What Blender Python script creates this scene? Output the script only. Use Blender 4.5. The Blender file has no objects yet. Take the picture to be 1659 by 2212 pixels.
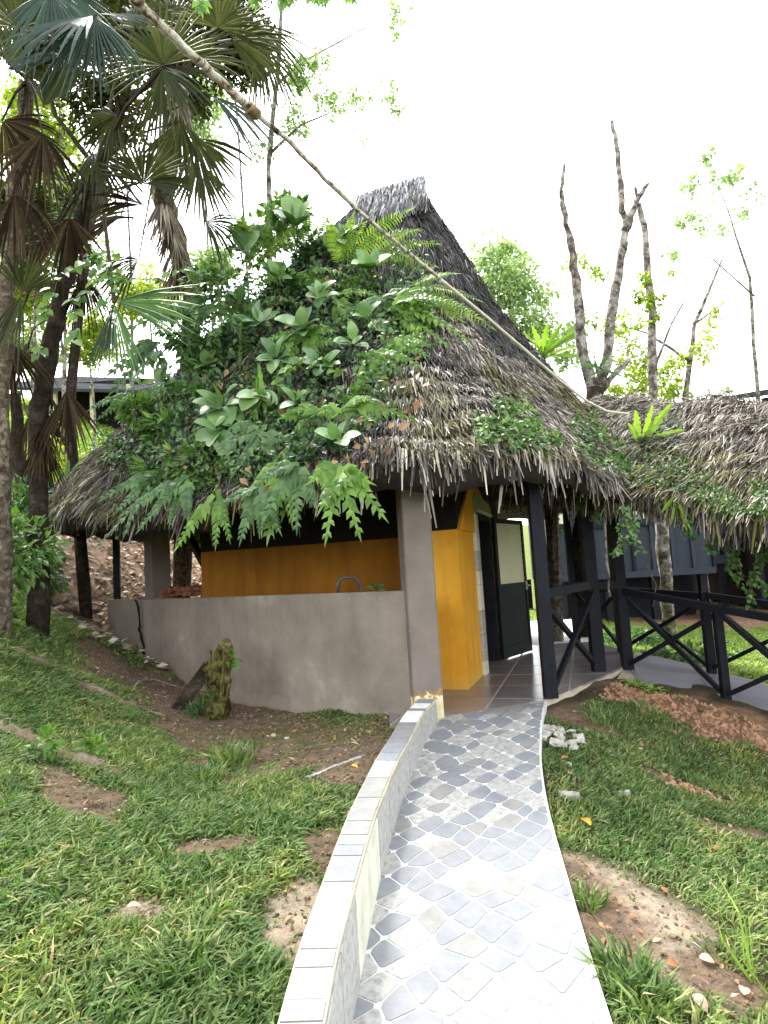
import bpy, math, random
import numpy as np
from mathutils import Vector, Matrix, noise as mnoise
from mathutils.bvhtree import BVHTree

rng = np.random.default_rng(7); random.seed(7)
S = bpy.context.scene
COL = S.collection
# ------------------------------------------------------------------ camera
CZ = 1.2; PITCH = math.radians(5.5); ROLL = 0.06; FPX = 1400.0
cam_d = bpy.data.cameras.new('camera'); cam = bpy.data.objects.new('camera', cam_d); COL.objects.link(cam)
cam_d.sensor_fit = 'VERTICAL'; cam_d.sensor_height = 36.0; cam_d.lens = 36.0*FPX/2212.0
cam_d.clip_start = 0.05; cam_d.clip_end = 600
cam.matrix_world = (Matrix.Translation((0, 0, CZ)) @ Matrix.Rotation(math.pi/2+PITCH, 4, 'X') @ Matrix.Rotation(-ROLL, 4, 'Z'))
S.camera = cam
# ------------------------------------------------------------------ world, sun, exposure
SUN_EL, SUN_AZ = math.radians(60), math.radians(330)      # azimuth clockwise from +Y: ahead of the viewer, to the left
w = bpy.data.worlds.new('World'); S.world = w; w.use_nodes = True
nt = w.node_tree; nt.nodes.clear()
sky = nt.nodes.new('ShaderNodeTexSky'); sky.sky_type = 'NISHITA'; sky.sun_disc = False
sky.sun_elevation = SUN_EL; sky.sun_rotation = SUN_AZ; sky.air_density = 1.0; sky.dust_density = 1.2; sky.ozone_density = 1.0
bw = nt.nodes.new('ShaderNodeRGBToBW'); mx = nt.nodes.new('ShaderNodeMix'); mx.data_type = 'RGBA'; mx.inputs[0].default_value = 0.93
bg = nt.nodes.new('ShaderNodeBackground'); bg.inputs[1].default_value = 0.15
wo = nt.nodes.new('ShaderNodeOutputWorld')
nt.links.new(sky.outputs[0], bw.inputs[0]); nt.links.new(sky.outputs[0], mx.inputs[6]); nt.links.new(bw.outputs[0], mx.inputs[7])
nt.links.new(mx.outputs[2], bg.inputs[0]); nt.links.new(bg.outputs[0], wo.inputs[0])
sd = bpy.data.lights.new('sun', 'SUN'); sd.energy = 1.2; sd.angle = math.radians(12); sd.color = (1.0, 0.95, 0.86)
so = bpy.data.objects.new('sun', sd); COL.objects.link(so)
sv = Vector((math.sin(SUN_AZ)*math.cos(SUN_EL), math.cos(SUN_AZ)*math.cos(SUN_EL), math.sin(SUN_EL)))
so.rotation_euler = sv.to_track_quat('Z', 'Y').to_euler(); so.location = sv*50
S.view_settings.view_transform = 'Standard'; S.view_settings.look = 'None'
S.view_settings.exposure = 2.98; S.view_settings.gamma = 1.0; S.view_settings.use_curve_mapping = False
S.cycles.max_bounces = 7; S.cycles.diffuse_bounces = 4; S.cycles.transmission_bounces = 5; S.cycles.transparent_max_bounces = 8
S.cycles.sample_clamp_indirect = 8

# ------------------------------------------------------------------ view geometry (photo measured at 1659 x 2212)
def ray(px, py):
    xc = (px-829.5)/FPX; yc = -(py-1106)/FPX
    x = xc*math.cos(ROLL)+yc*math.sin(ROLL); y = -xc*math.sin(ROLL)+yc*math.cos(ROLL)
    return np.array((x, math.cos(PITCH)-y*math.sin(PITCH), math.sin(PITCH)+y*math.cos(PITCH)))
def at(px, py, Y):
    d = ray(px, py); return np.array((0, 0, CZ))+d*(Y/d[1])
def onz(px, py, z):
    d = ray(px, py); return np.array((0, 0, CZ))+d*((z-CZ)/d[2])

# ------------------------------------------------------------------ material helpers
def NT(name):
    m = bpy.data.materials.new(name); m.use_nodes = True; t = m.node_tree; t.nodes.clear()
    o = t.nodes.new('ShaderNodeOutputMaterial'); return m, t, o
def ramp(t, fac, stops):
    r = t.nodes.new('ShaderNodeValToRGB'); e = r.color_ramp.elements
    while len(e) < len(stops): e.new(0.5)
    for k, (p, c) in enumerate(stops):
        e[k].position = p; e[k].color = (*c, 1) if len(c) == 3 else c
    t.links.new(fac, r.inputs[0]); return r.outputs[0]
def noise_n(t, scale, detail=4, rough=0.6, vec=None, dist=0.0):
    n = t.nodes.new('ShaderNodeTexNoise'); n.inputs['Scale'].default_value = scale; n.inputs['Detail'].default_value = detail
    n.inputs['Roughness'].default_value = rough; n.inputs['Distortion'].default_value = dist
    if vec is None:
        c = t.nodes.new('ShaderNodeNewGeometry'); vec = c.outputs['Position']
    t.links.new(vec, n.inputs['Vector']); return n.outputs[0]
def mixc(t, fac, a, b, mode='MIX'):
    m = t.nodes.new('ShaderNodeMix'); m.data_type = 'RGBA'; m.blend_type = mode
    for k, v in ((0, fac), (6, a), (7, b)):
        if isinstance(v, (int, float)): m.inputs[k].default_value = v
        elif isinstance(v, tuple): m.inputs[k].default_value = (*v, 1)
        else: t.links.new(v, m.inputs[k])
    return m.outputs[2]
def surf(name, stops, scale=3.0, rough=0.8, bump=0.3, bscale=40, detail=5, spec=0.3, dist=0.0, bdist=0.01):
    m, t, o = NT(name)
    b = t.nodes.new('ShaderNodeBsdfPrincipled'); b.inputs['Roughness'].default_value = rough
    b.inputs['Specular IOR Level'].default_value = spec
    col = ramp(t, noise_n(t, scale, detail, 0.65, None, dist), stops)
    t.links.new(col, b.inputs['Base Color'])
    if bump:
        bp = t.nodes.new('ShaderNodeBump'); bp.inputs['Strength'].default_value = bump; bp.inputs['Distance'].default_value = bdist
        t.links.new(noise_n(t, bscale, 4), bp.inputs['Height']); t.links.new(bp.outputs[0], b.inputs['Normal'])
    t.links.new(b.outputs[0], o.inputs[0]); return m
def leafmat(name, stops, transl=0.35, rough=0.45, tcol=(1.3, 1.5, 0.5), spec=0.4, big=0.0):
    """colour chosen per leaf (island), a little noise, light passes through"""
    m, t, o = NT(name)
    g = t.nodes.new('ShaderNodeNewGeometry')
    oi = t.nodes.new('ShaderNodeObjectInfo')
    ad = t.nodes.new('ShaderNodeMath'); ad.operation = 'ADD'
    t.links.new(g.outputs['Random Per Island'], ad.inputs[0]); t.links.new(oi.outputs['Random'], ad.inputs[1])
    fr = t.nodes.new('ShaderNodeMath'); fr.operation = 'FRACT'; t.links.new(ad.outputs[0], fr.inputs[0])
    col = ramp(t, fr.outputs[0], stops)
    n = noise_n(t, 9.0, 3)
    col = mixc(t, 0.5, col, ramp(t, n, [(0.3, (0.55, 0.55, 0.55)), (0.7, (1.25, 1.25, 1.25))]), 'MULTIPLY')
    if big: col = mixc(t, 1.0, col, ramp(t, noise_n(t, big, 4, .6), [(.34, (.62, .74, .62)), (.5, (1, 1, 1)), (.66, (1.55, 1.3, 1.15))]), 'MULTIPLY')
    b = t.nodes.new('ShaderNodeBsdfPrincipled'); b.inputs['Roughness'].default_value = rough
    b.inputs['Specular IOR Level'].default_value = spec
    t.links.new(col, b.inputs['Base Color'])
    tr = t.nodes.new('ShaderNodeBsdfTranslucent')
    t.links.new(mixc(t, 1.0, col, tcol, 'MULTIPLY'), tr.inputs[0])
    ms = t.nodes.new('ShaderNodeMixShader'); ms.inputs[0].default_value = transl
    t.links.new(b.outputs[0], ms.inputs[1]); t.links.new(tr.outputs[0], ms.inputs[2]); t.links.new(ms.outputs[0], o.inputs[0])
    return m
M = {}
# ------------------------------------------------------------------ mesh helpers
class MB:
    def __init__(s): s.V = []; s.F = []; s.M = []; s.n = 0
    def add(s, v, f, mi=0):
        v = np.asarray(v, dtype=np.float64).reshape(-1, 3); s.V.append(v)
        s.F.extend([[i+s.n for i in q] for q in f]); s.M.extend([mi]*len(f)); s.n += len(v); return s
    def box(s, c, size, ax=None, mi=0):
        h = np.array(size)/2.0
        P = np.array([(x, y, z) for x in (-1, 1) for y in (-1, 1) for z in (-1, 1)])*h
        if ax is not None: P = P @ np.array(ax)
        return s.add(P+np.array(c), [(0, 1, 3, 2), (4, 6, 7, 5), (0, 4, 5, 1), (2, 3, 7, 6), (0, 2, 6, 4), (1, 5, 7, 3)], mi)
    def beam(s, p, q, a, b, up=(0, 0, 1), mi=0):
        p = np.array(p, float); q = np.array(q, float); d = q-p; L = np.linalg.norm(d); d = d/L
        u = np.array(up, float); sd_ = np.cross(d, u)
        if np.linalg.norm(sd_) < 1e-4: sd_ = np.cross(d, (0, 1, 0))
        sd_ /= np.linalg.norm(sd_); u = np.cross(sd_, d)
        return s.box((p+q)/2, (L, a, b), (d, sd_, u), mi)
    def tube(s, pts, rad, n=8, mi=0, cap=True, lump=0.0):
        pts = np.asarray(pts, float); k = len(pts); rad = np.broadcast_to(np.asarray(rad, float), (k,))
        V = []; prev = None
        for i in range(k):
            d = pts[min(i+1, k-1)]-pts[max(i-1, 0)]; d = d/(np.linalg.norm(d)+1e-9)
            a = np.cross(d, (0.13, 0.21, 0.97)) if prev is None else prev-d*np.dot(prev, d)
            if np.linalg.norm(a) < 1e-3: a = np.cross(d, (1, 0, 0))
            a = a/np.linalg.norm(a); prev = a; b = np.cross(d, a)
            for j in range(n):
                t = 2*math.pi*j/n; r = rad[i]*(1+(lump*(random.random()-.5) if lump else 0))
                V.append(pts[i]+(a*math.cos(t)+b*math.sin(t))*r)
        F = [(i*n+j, i*n+(j+1) % n, (i+1)*n+(j+1) % n, (i+1)*n+j) for i in range(k-1) for j in range(n)]
        if cap: F += [tuple(range(n-1, -1, -1)), tuple((k-1)*n+j for j in range(n))]
        return s.add(V, F, mi)
    def prism(s, poly, z0, z1, mi=0):
        """poly: list of xy; z0/z1 scalars or per-vertex lists"""
        n = len(poly); z0 = np.broadcast_to(z0, (n,)); z1 = np.broadcast_to(z1, (n,))
        V = [(p[0], p[1], z0[i]) for i, p in enumerate(poly)]+[(p[0], p[1], z1[i]) for i, p in enumerate(poly)]
        F = [tuple(range(n-1, -1, -1)), tuple(range(n, 2*n))]+[(i, (i+1) % n, n+(i+1) % n, n+i) for i in range(n)]
        return s.add(V, F, mi)
    def mesh(s, name, mats, origin=(0, 0, 0), smooth=False):
        me = bpy.data.meshes.new(name); V = np.concatenate(s.V)-np.array(origin)
        quick_mesh(me, V, s.F)
        for m in (mats if isinstance(mats, (list, tuple)) else [mats]): me.materials.append(m)
        if any(s.M): me.polygons.foreach_set('material_index', s.M)
        if smooth: me.polygons.foreach_set('use_smooth', [True]*len(me.polygons))
        me.update(); return me
def quick_mesh(me, V, F):
    ln = np.array([len(f) for f in F], dtype=np.int32); fl = np.fromiter((i for f in F for i in f), dtype=np.int32, count=int(ln.sum()))
    raw_mesh(me, V, fl, ln)
def raw_mesh(me, V, fl, ln):
    me.vertices.add(len(V)); me.vertices.foreach_set('co', np.asarray(V, dtype=np.float32).ravel())
    me.loops.add(len(fl)); me.loops.foreach_set('vertex_index', fl.astype(np.int32))
    me.polygons.add(len(ln)); st = np.concatenate(([0], np.cumsum(ln)[:-1])).astype(np.int32)
    me.polygons.foreach_set('loop_start', st)
    try: me.polygons.foreach_set('loop_total', ln)
    except Exception: pass
    me.update(calc_edges=True); me.validate(); me.polygons.foreach_set('use_smooth', [False]*len(me.polygons))
def meta(o, label=None, cat=None, group=None, kind=None):
    if label: o['label'] = label
    if cat: o['category'] = cat
    if group: o['group'] = group
    if kind: o['kind'] = kind
    return o
def thing(name, label, cat, loc=(0, 0, 0), group=None):
    o = bpy.data.objects.new(name, None); o.location = tuple(float(c) for c in loc); o.empty_display_size = 0.1
    COL.objects.link(o); return meta(o, label, cat, group)
WL = {}
def wloc(p):
    v = np.zeros(3)
    while p is not None: v = v+np.array(p.location); p = p.parent
    return v
def part(name, mb, mats, parent=None, smooth=False, label=None, kind=None, origin=None):
    """mb vertices are in world space"""
    me = mb if isinstance(mb, bpy.types.Mesh) else mb.mesh(name, mats, wloc(parent) if parent is not None else (origin if origin is not None else (0, 0, 0)), smooth)
    o = bpy.data.objects.new(name, me); o.parent = parent
    if parent is None and origin is not None: o.location = tuple(float(c) for c in origin)
    COL.objects.link(o); return meta(o, label, None, None, kind)
def inst(name, me, parent, mat4, label=None):
    """shared mesh placed in world space under a parent with location only"""
    o = bpy.data.objects.new(name, me); o.parent = parent
    o.matrix_local = Matrix.Translation(-Vector(wloc(parent))) @ mat4 if parent is not None else mat4
    COL.objects.link(o)
    if label: o['label'] = label
    return o
def scatter(tv, tf, pos, X, Y, Z, sc):
    """copies of template (verts k x 3, faces) with per-instance axes; returns V, loops, lens"""
    n = len(pos); k = len(tv); sc = np.asarray(sc, float)
    if sc.ndim == 1: sc = np.stack([sc]*3, 1)
    V = pos[:, None, :]+tv[None, :, 0:1]*sc[:, 0, None, None]*X[:, None, :]+tv[None, :, 1:2]*sc[:, 1, None, None]*Y[:, None, :]+tv[None, :, 2:3]*sc[:, 2, None, None]*Z[:, None, :]
    ln1 = np.array([len(f) for f in tf]); fl1 = np.array([i for f in tf for i in f])
    fl = (fl1[None, :]+(np.arange(n)*k)[:, None]).ravel(); ln = np.tile(ln1, n)
    return V.reshape(-1, 3), fl, ln
def scat_obj(name, parts, mats, parent=None, kind=None, label=None, origin=None):
    """parts: list of (V, fl, ln, material index)"""
    V = []; fl = []; ln = []; mi = []; n = 0
    for v, f, l, m in parts:
        V.append(v); fl.append(f+n); ln.append(l); mi.append(np.full(len(l), m) if np.isscalar(m) else m); n += len(v)
    org = wloc(parent) if parent is not None else (np.array(origin) if origin is not None else np.zeros(3))
    me = bpy.data.meshes.new(name); raw_mesh(me, np.concatenate(V)-org, np.concatenate(fl), np.concatenate(ln).astype(np.int32))
    for m in mats: me.materials.append(m)
    mi = np.concatenate(mi).astype(np.int32)
    if len(mi) == len(me.polygons) and mi.any(): me.polygons.foreach_set('material_index', mi)
    o = bpy.data.objects.new(name, me); o.parent = parent
    if parent is None: o.location = tuple(float(c) for c in org)
    COL.objects.link(o); return meta(o, label, None, None, kind)
def nrm(a): return a/(np.linalg.norm(a, axis=-1, keepdims=True)+1e-9)
def frames(d, up):
    """d: directions (leaf length axis Y); up: approx normals"""
    Y = nrm(d); X = nrm(np.cross(Y, up)); Z = np.cross(X, Y); return X, Y, Z
def rdir(n):
    v = rng.normal(size=(n, 3)); return nrm(v)
# leaf templates: length along +Y, width along X
T_BLADE = (np.array([(-.5, 0, 0), (.5, 0, 0), (-.42, .5, .1), (.42, .5, .1), (0, 1, -.05)]), [(0, 1, 3, 2), (2, 3, 4)])
T_OVAL = (np.array([(0, 0, 0), (-.36, .28, .06), (.36, .28, .06), (-.42, .6, .08), (.42, .6, .08), (0, 1, -.08), (0, .3, -.02), (0, .62, 0)]),
          [(0, 6, 1), (0, 2, 6), (1, 6, 7, 3), (6, 2, 4, 7), (3, 7, 5), (7, 4, 5)])
T_LEAF = (np.array([(0, 0, 0), (-.3, .4, .07), (.3, .4, .07), (0, 1, -.1), (0, .42, 0)]), [(0, 4, 1), (0, 2, 4), (1, 4, 3), (4, 2, 3)])
T_STRAW = (np.array([(-.5, 0, 0), (.5, 0, 0), (-.5, .5, .03), (.5, .5, .03), (-.2, 1, -.04), (.25, 1, -.04)]), [(0, 1, 3, 2), (2, 3, 5, 4)])
T_HEART = (np.array([(0, .02, 0), (-.3, -.06, .04), (.3, -.06, .04), (-.44, .25, .09), (.44, .25, .09), (-.28, .65, .05), (.28, .65, .05), (0, 1.05, -.1), (0, .35, 0)]),
           [(0, 8, 3, 1), (0, 2, 4, 8), (3, 8, 7, 5), (8, 4, 6, 7)])
def tmesh(name, T, mat, sc=(1, 1, 1)):
    me = bpy.data.meshes.new(name); quick_mesh(me, T[0]*np.array(sc), T[1]); me.materials.append(mat)
    me.polygons.foreach_set('use_smooth', [True]*len(me.polygons)); return me
def mat4(pos, X, Y, Z, s=1.0):
    return Matrix([[X[0]*s, Y[0]*s, Z[0]*s, pos[0]], [X[1]*s, Y[1]*s, Z[1]*s, pos[1]], [X[2]*s, Y[2]*s, Z[2]*s, pos[2]], [0, 0, 0, 1]])
def fbm(p, sc, seed=0.0):
    return mnoise.fractal(Vector((p[0]*sc+seed, p[1]*sc+seed*.7, (p[2] if len(p) > 2 else 0)*sc)), 1.0, 2.0, 3)
def clip(poly, cp):
    """Sutherland-Hodgman; cp convex counter-clockwise, 2-D"""
    out = [tuple(p) for p in poly]
    for i in range(len(cp)):
        a = cp[i]; b = cp[(i+1) % len(cp)]; inp = out; out = []
        side = lambda p: (b[0]-a[0])*(p[1]-a[1])-(b[1]-a[1])*(p[0]-a[0])
        for k in range(len(inp)):
            p = inp[k]; q = inp[(k+1) % len(inp)]; sp, sq = side(p), side(q)
            if sp >= 0: out.append(p)
            if (sp >= 0) != (sq >= 0):
                t = sp/(sp-sq); out.append((p[0]+(q[0]-p[0])*t, p[1]+(q[1]-p[1])*t))
        if not out: return []
    return out
def parea(p): return 0.5*abs(sum(p[i][0]*p[(i+1) % len(p)][1]-p[(i+1) % len(p)][0]*p[i][1] for i in range(len(p)))) if len(p) > 2 else 0
def inset(poly, d):
    """shrink towards centroid by about d and cut the corners"""
    c = np.mean(poly, axis=0); out = []
    P = [np.array(p) for p in poly]; n = len(P)
    ins = []
    for p in P:
        v = c-p; L = np.linalg.norm(v)
        ins.append(p+v/L*min(d*1.3, L*.5))
    for i in range(n):
        p = ins[i]; a = ins[i-1]; b = ins[(i+1) % n]
        for q in (a, b):
            L = np.linalg.norm(q-p); out.append(p+(q-p)*min(.22, .014/max(L, 1e-4)))
    return out

# ------------------------------------------------------------------ materials
M['brownpaint'] = surf('brown_painted_render', [(0.25, (.13, .105, .092)), (0.6, (.18, .15, .135)), (0.85, (.23, .20, .18))], 2.0, .8, .3, 60, 7, .25)
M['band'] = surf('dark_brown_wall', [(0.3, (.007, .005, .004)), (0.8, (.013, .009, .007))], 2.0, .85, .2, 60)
M['black'] = surf('black_painted_timber', [(0.3, (.004, .005, .009)), (0.7, (.010, .012, .020))], 6, .6, .25, 50, 5, .18)
M['slate'] = surf('slate_blue_boards', [(0.3, (.018, .024, .040)), (0.7, (.028, .036, .058))], 4, .6, .2, 40)
M['doorblk'] = surf('black_green_door', [(0.3, (.004, .007, .008)), (0.7, (.007, .011, .013))], 3, .6, .1, 40, 4, .15)
M['glass'] = surf('reeded_glass', [(0.3, (.50, .47, .31)), (0.7, (.62, .58, .40))], 1.5, .35, .0)
M['frost'] = surf('frosted_window', [(0.3, (.55, .55, .40)), (0.7, (.7, .7, .52))], 1.5, .4, .0)
M['pale'] = surf('pale_cement', [(0.25, (.30, .27, .20)), (0.5, (.50, .46, .34)), (0.8, (.62, .58, .46))], 5, .9, .5, 60)
M['trim'] = surf('cream_stone_trim', [(0.25, (.42, .42, .33)), (0.5, (.60, .60, .50)), (0.8, (.72, .71, .62))], 6, .7, .2, 50)
M['trimg'] = surf('grey_green_lintel', [(0.25, (.22, .23, .13)), (0.6, (.33, .34, .22)), (0.85, (.42, .42, .31))], 7, .7, .3, 40)
M['grout'] = surf('white_grout', [(0.25, (.58, .59, .58)), (0.6, (.74, .74, .72)), (0.85, (.80, .80, .78))], 7, .6, .2, 60)
M['st_blue'] = surf('blue_grey_stone_face', [(0.25, (.185, .198, .22)), (0.5, (.225, .238, .26)), (0.8, (.28, .293, .315))], 11, .55, .2, 80, 6)
M['st_grey'] = surf('grey_stone_face', [(0.25, (.20, .202, .195)), (0.5, (.25, .252, .243)), (0.8, (.31, .31, .298))], 12, .6, .2, 80, 6)
M['st_pale'] = surf('pale_mottled_stone_face', [(0.35, (.25, .253, .24)), (0.48, (.36, .36, .345)), (0.68, (.46, .46, .44))], 30, .6, .2, 80, 7)
M['floor'] = surf('grey_brown_floor_tile', [(0.25, (.19, .165, .16)), (0.5, (.25, .225, .225)), (0.8, (.31, .285, .285))], 1.5, .24, .05, 60, 5, .5)
M['joint'] = surf('beige_joint', [(0.3, (.45, .39, .31)), (0.7, (.58, .51, .41))], 9, .9, .2)
M['wfloor'] = surf('blue_grey_walk_tile', [(0.25, (.17, .17, .20)), (0.7, (.25, .25, .29))], 2, .45, .1, 60, 5, .4)
M['red'] = surf('broken_red_brick', [(0.3, (.12, .045, .03)), (0.7, (.28, .11, .07))], 12, .9, .5, 50)
M['cable'] = surf('lichened_sheath', [(0.38, (.035, .032, .025)), (0.44, (.20, .14, .08)), (0.50, (.42, .40, .34)), (0.72, (.70, .69, .62))], 11, .85, .8, 60, 6, .2, 1.0, .02)
M['cable2'] = surf('pale_sheath', [(0.3, (.40, .38, .30)), (0.7, (.62, .60, .50))], 9, .8, .4, 60)
M['bark'] = surf('pale_lichened_bark', [(0.36, (.045, .035, .028)), (0.48, (.16, .14, .12)), (0.6, (.38, .36, .32)), (0.75, (.50, .49, .44))], 7, .95, 1, 30, 7, .1, .6, .04)
M['barkd'] = surf('dark_brown_bark', [(0.3, (.016, .012, .009)), (0.55, (.045, .034, .026)), (0.8, (.12, .10, .08))], 8, .95, 1, 30, 7, .1, .6, .04)
M['barkp'] = surf('palm_fibre_bark', [(0.3, (.03, .022, .016)), (0.5, (.12, .095, .07)), (0.75, (.36, .32, .26))], 14, .95, 1, 40, 7, .1, .8, .04)
M['barkm'] = surf('mossy_bark', [(0.3, (.018, .014, .008)), (0.45, (.06, .055, .02)), (0.58, (.16, .15, .045)), (0.75, (.36, .33, .24))], 10, .95, 1, 35, 7, .1, .8, .04)
M['pipe'] = surf('dull_white_pipe', [(0.35, (.30, .30, .29)), (0.7, (.55, .55, .53))], 9, .6, .3, 50)
M['rock'] = surf('white_rubble', [(0.3, (.26, .24, .21)), (0.7, (.60, .58, .53))], 14, .9, .6, 40)
M['soilroot'] = surf('exposed_earth_ledge', [(0.3, (.09, .065, .045)), (0.55, (.20, .155, .115)), (0.8, (.34, .28, .21))], 6, .95, .8, 30, 7, .1, 0, .03)
M['tin'] = surf('grey_roof_sheet', [(0.3, (.03, .034, .036)), (0.7, (.06, .065, .068))], 2, 1, .2, 40, 5, .0)
M['steel'] = surf('dark_steel', [(0.3, (.05, .05, .05)), (0.7, (.09, .09, .09))], 8, .3, .0, 40, 3, .6)
M['under'] = surf('dark_thatch_bed', [(0.3, (.014, .011, .009)), (0.6, (.035, .028, .022)), (0.8, (.06, .05, .04))], 5, 1, .6, 40)
# golden wall with a little grime
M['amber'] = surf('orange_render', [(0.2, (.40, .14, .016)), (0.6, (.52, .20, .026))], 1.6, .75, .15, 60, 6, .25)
def weathered(name, stops, scale, base_col, base_h, chip_col, streak=.35, chips=.70, bump=.3):
    """wall finish with rain streaks, a splashed foot and a few chips (all follow the wall's own height)"""
    m, t, o = NT(name); b = t.nodes.new('ShaderNodeBsdfPrincipled'); b.inputs['Roughness'].default_value = .85; b.inputs['Specular IOR Level'].default_value = .2
    g = t.nodes.new('ShaderNodeNewGeometry'); mp = t.nodes.new('ShaderNodeMapping'); mp.inputs['Scale'].default_value = (1, 1, .13); t.links.new(g.outputs['Position'], mp.inputs[0])
    col = ramp(t, noise_n(t, scale, 8, .65), stops)
    col = mixc(t, streak, col, ramp(t, noise_n(t, 5.5, 5, .6, mp.outputs[0]), [(.36, (.42, .40, .38)), (.5, (1, 1, 1)), (.66, (1.35, 1.33, 1.28))]), 'MULTIPLY')
    sp = t.nodes.new('ShaderNodeSeparateXYZ'); t.links.new(g.outputs['Position'], sp.inputs[0])
    ma = t.nodes.new('ShaderNodeMath'); ma.operation = 'MULTIPLY_ADD'; ma.inputs[1].default_value = .5; t.links.new(noise_n(t, 3.5, 6, .7), ma.inputs[0])
    ng = t.nodes.new('ShaderNodeMath'); ng.operation = 'MULTIPLY'; ng.inputs[1].default_value = -1; t.links.new(sp.outputs[2], ng.inputs[0]); t.links.new(ng.outputs[0], ma.inputs[2])
    col = mixc(t, ramp(t, ma.outputs[0], [(max(0, .22-base_h), (0, 0, 0)), (min(.98, .36-base_h*.6), (.8, .8, .8))]), col, base_col)
    col = mixc(t, ramp(t, noise_n(t, 21, 3, .5), [(chips, (0, 0, 0)), (chips+.012, (1, 1, 1))]), col, chip_col)
    t.links.new(col, b.inputs['Base Color']); bp = t.nodes.new('ShaderNodeBump'); bp.inputs['Strength'].default_value = bump; bp.inputs['Distance'].default_value = .012
    t.links.new(noise_n(t, 55, 6, .7), bp.inputs['Height']); t.links.new(bp.outputs[0], b.inputs['Normal']); t.links.new(b.outputs[0], o.inputs[0]); return m
M['conc'] = weathered('grey_render', [(0.25, (.165, .138, .112)), (0.42, (.24, .205, .17)), (0.58, (.29, .25, .208)), (0.72, (.41, .36, .30))], 1.5, (.36, .305, .235), -.02, (.42, .38, .33), .16, .755, .6)
M['gold'] = weathered('golden_yellow_render', [(0.25, (.64, .275, .022)), (0.5, (.78, .375, .034)), (0.8, (.82, .45, .07))], 1.4, (.62, .40, .10), .12, (.66, .55, .30), .22, .74, .3)
M['gold_shade'] = weathered('shaded_golden_render', [(0.2, (.17, .066, .007)), (0.5, (.24, .098, .010)), (0.8, (.32, .135, .016))], 1.4, (.34, .17, .04), .1, (.40, .25, .09), .35, .76, .3)  # darker copy of the golden render: kitchen shade put into its colour
# strands
def strandmat(name, stops):
    m, t, o = NT(name); g = t.nodes.new('ShaderNodeNewGeometry')
    col = ramp(t, g.outputs['Random Per Island'], stops)
    col = mixc(t, .75, col, ramp(t, noise_n(t, 1.7, 5, .7), [(.32, (.33, .31, .30)), (.5, (.9, .88, .86)), (.7, (1.45, 1.42, 1.38))]), 'MULTIPLY')
    b = t.nodes.new('ShaderNodeBsdfPrincipled'); b.inputs['Roughness'].default_value = .75; b.inputs['Specular IOR Level'].default_value = .25
    t.links.new(col, b.inputs['Base Color']); t.links.new(b.outputs[0], o.inputs[0]); return m
M['straw'] = strandmat('weathered_thatch', [(0, (.06, .052, .043)), (.3, (.155, .137, .115)), (.6, (.28, .255, .22)), (.85, (.45, .415, .36)), (1, (.62, .58, .51))])
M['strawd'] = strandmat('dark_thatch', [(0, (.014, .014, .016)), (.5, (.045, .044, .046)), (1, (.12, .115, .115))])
M['strawm'] = strandmat('mossy_thatch', [(0, (.03, .028, .012)), (.4, (.075, .075, .02)), (.8, (.15, .15, .04)), (1, (.25, .22, .12))])
M['straw_sheen'] = strandmat('sky_sheen_thatch', [(0, (.06, .06, .07)), (.5, (.17, .18, .20)), (1, (.42, .44, .48))])  # sky reflection on the ridge strands put into a blue-grey colour
# leaves
M['grass'] = leafmat('grass_blade', [(0, (.06, .11, .032)), (.35, (.11, .185, .055)), (.7, (.175, .26, .088)), (.88, (.25, .32, .12)), (.95, (.36, .33, .18)), (1, (.44, .38, .24))], .3, .62, (1.2, 1.5, .4), .25, 1.3)
M['grassl'] = leafmat('sunlit_lawn_grass', [(0, (.16, .27, .04)), (.5, (.25, .38, .06)), (1, (.38, .46, .11))], .3, .5, (1.2, 1.4, .4))
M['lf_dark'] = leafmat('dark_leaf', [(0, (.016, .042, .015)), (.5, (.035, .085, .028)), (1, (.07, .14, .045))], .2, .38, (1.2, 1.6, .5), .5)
M['lf_mid'] = leafmat('green_leaf', [(0, (.05, .12, .03)), (.5, (.11, .22, .055)), (1, (.22, .34, .09))], .3, .36, (1.3, 1.6, .5), .5)
M['lf_big'] = leafmat('thick_waxy_leaf', [(0, (.07, .16, .055)), (.5, (.13, .25, .08)), (1, (.22, .35, .13))], .15, .30, (1.2, 1.5, .5), .6)
M['lf_fern'] = leafmat('bright_fern_leaf', [(0, (.07, .16, .025)), (.5, (.13, .26, .04)), (1, (.22, .37, .08))], .35, .4, (1.3, 1.5, .4), .4)
M['lf_fernd'] = leafmat('deep_green_fern_leaf', [(0, (.045, .11, .035)), (.5, (.08, .17, .055)), (1, (.14, .25, .09))], .3, .4, (1.3, 1.5, .5), .45)
M['lf_sword'] = leafmat('yellow_green_fern_leaf', [(0, (.11, .20, .03)), (.5, (.20, .32, .05)), (1, (.32, .42, .09))], .4, .45, (1.2, 1.4, .4), .35)
M['lf_palm'] = leafmat('blue_green_palm_leaf', [(0, (.010, .026, .018)), (.5, (.018, .042, .030)), (1, (.035, .07, .052))], .12, .5, (1.0, 1.5, .5), .3)
M['lf_olive'] = leafmat('olive_palm_leaf', [(0, (.016, .026, .007)), (.5, (.032, .045, .012)), (1, (.06, .07, .02))], .35, .6, (1.3, 1.2, .3), .2)
M['lf_dead'] = leafmat('dead_palm_leaf', [(0, (.012, .008, .0045)), (.5, (.030, .021, .012)), (1, (.07, .052, .03))], .12, .95, (1.2, 1, .7), .05)
M['lf_skirt'] = leafmat('pale_palm_fibre', [(0, (.06, .045, .032)), (.5, (.20, .165, .125)), (1, (.42, .37, .30))], .15, .8, (1.2, 1, .7), .2)
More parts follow.
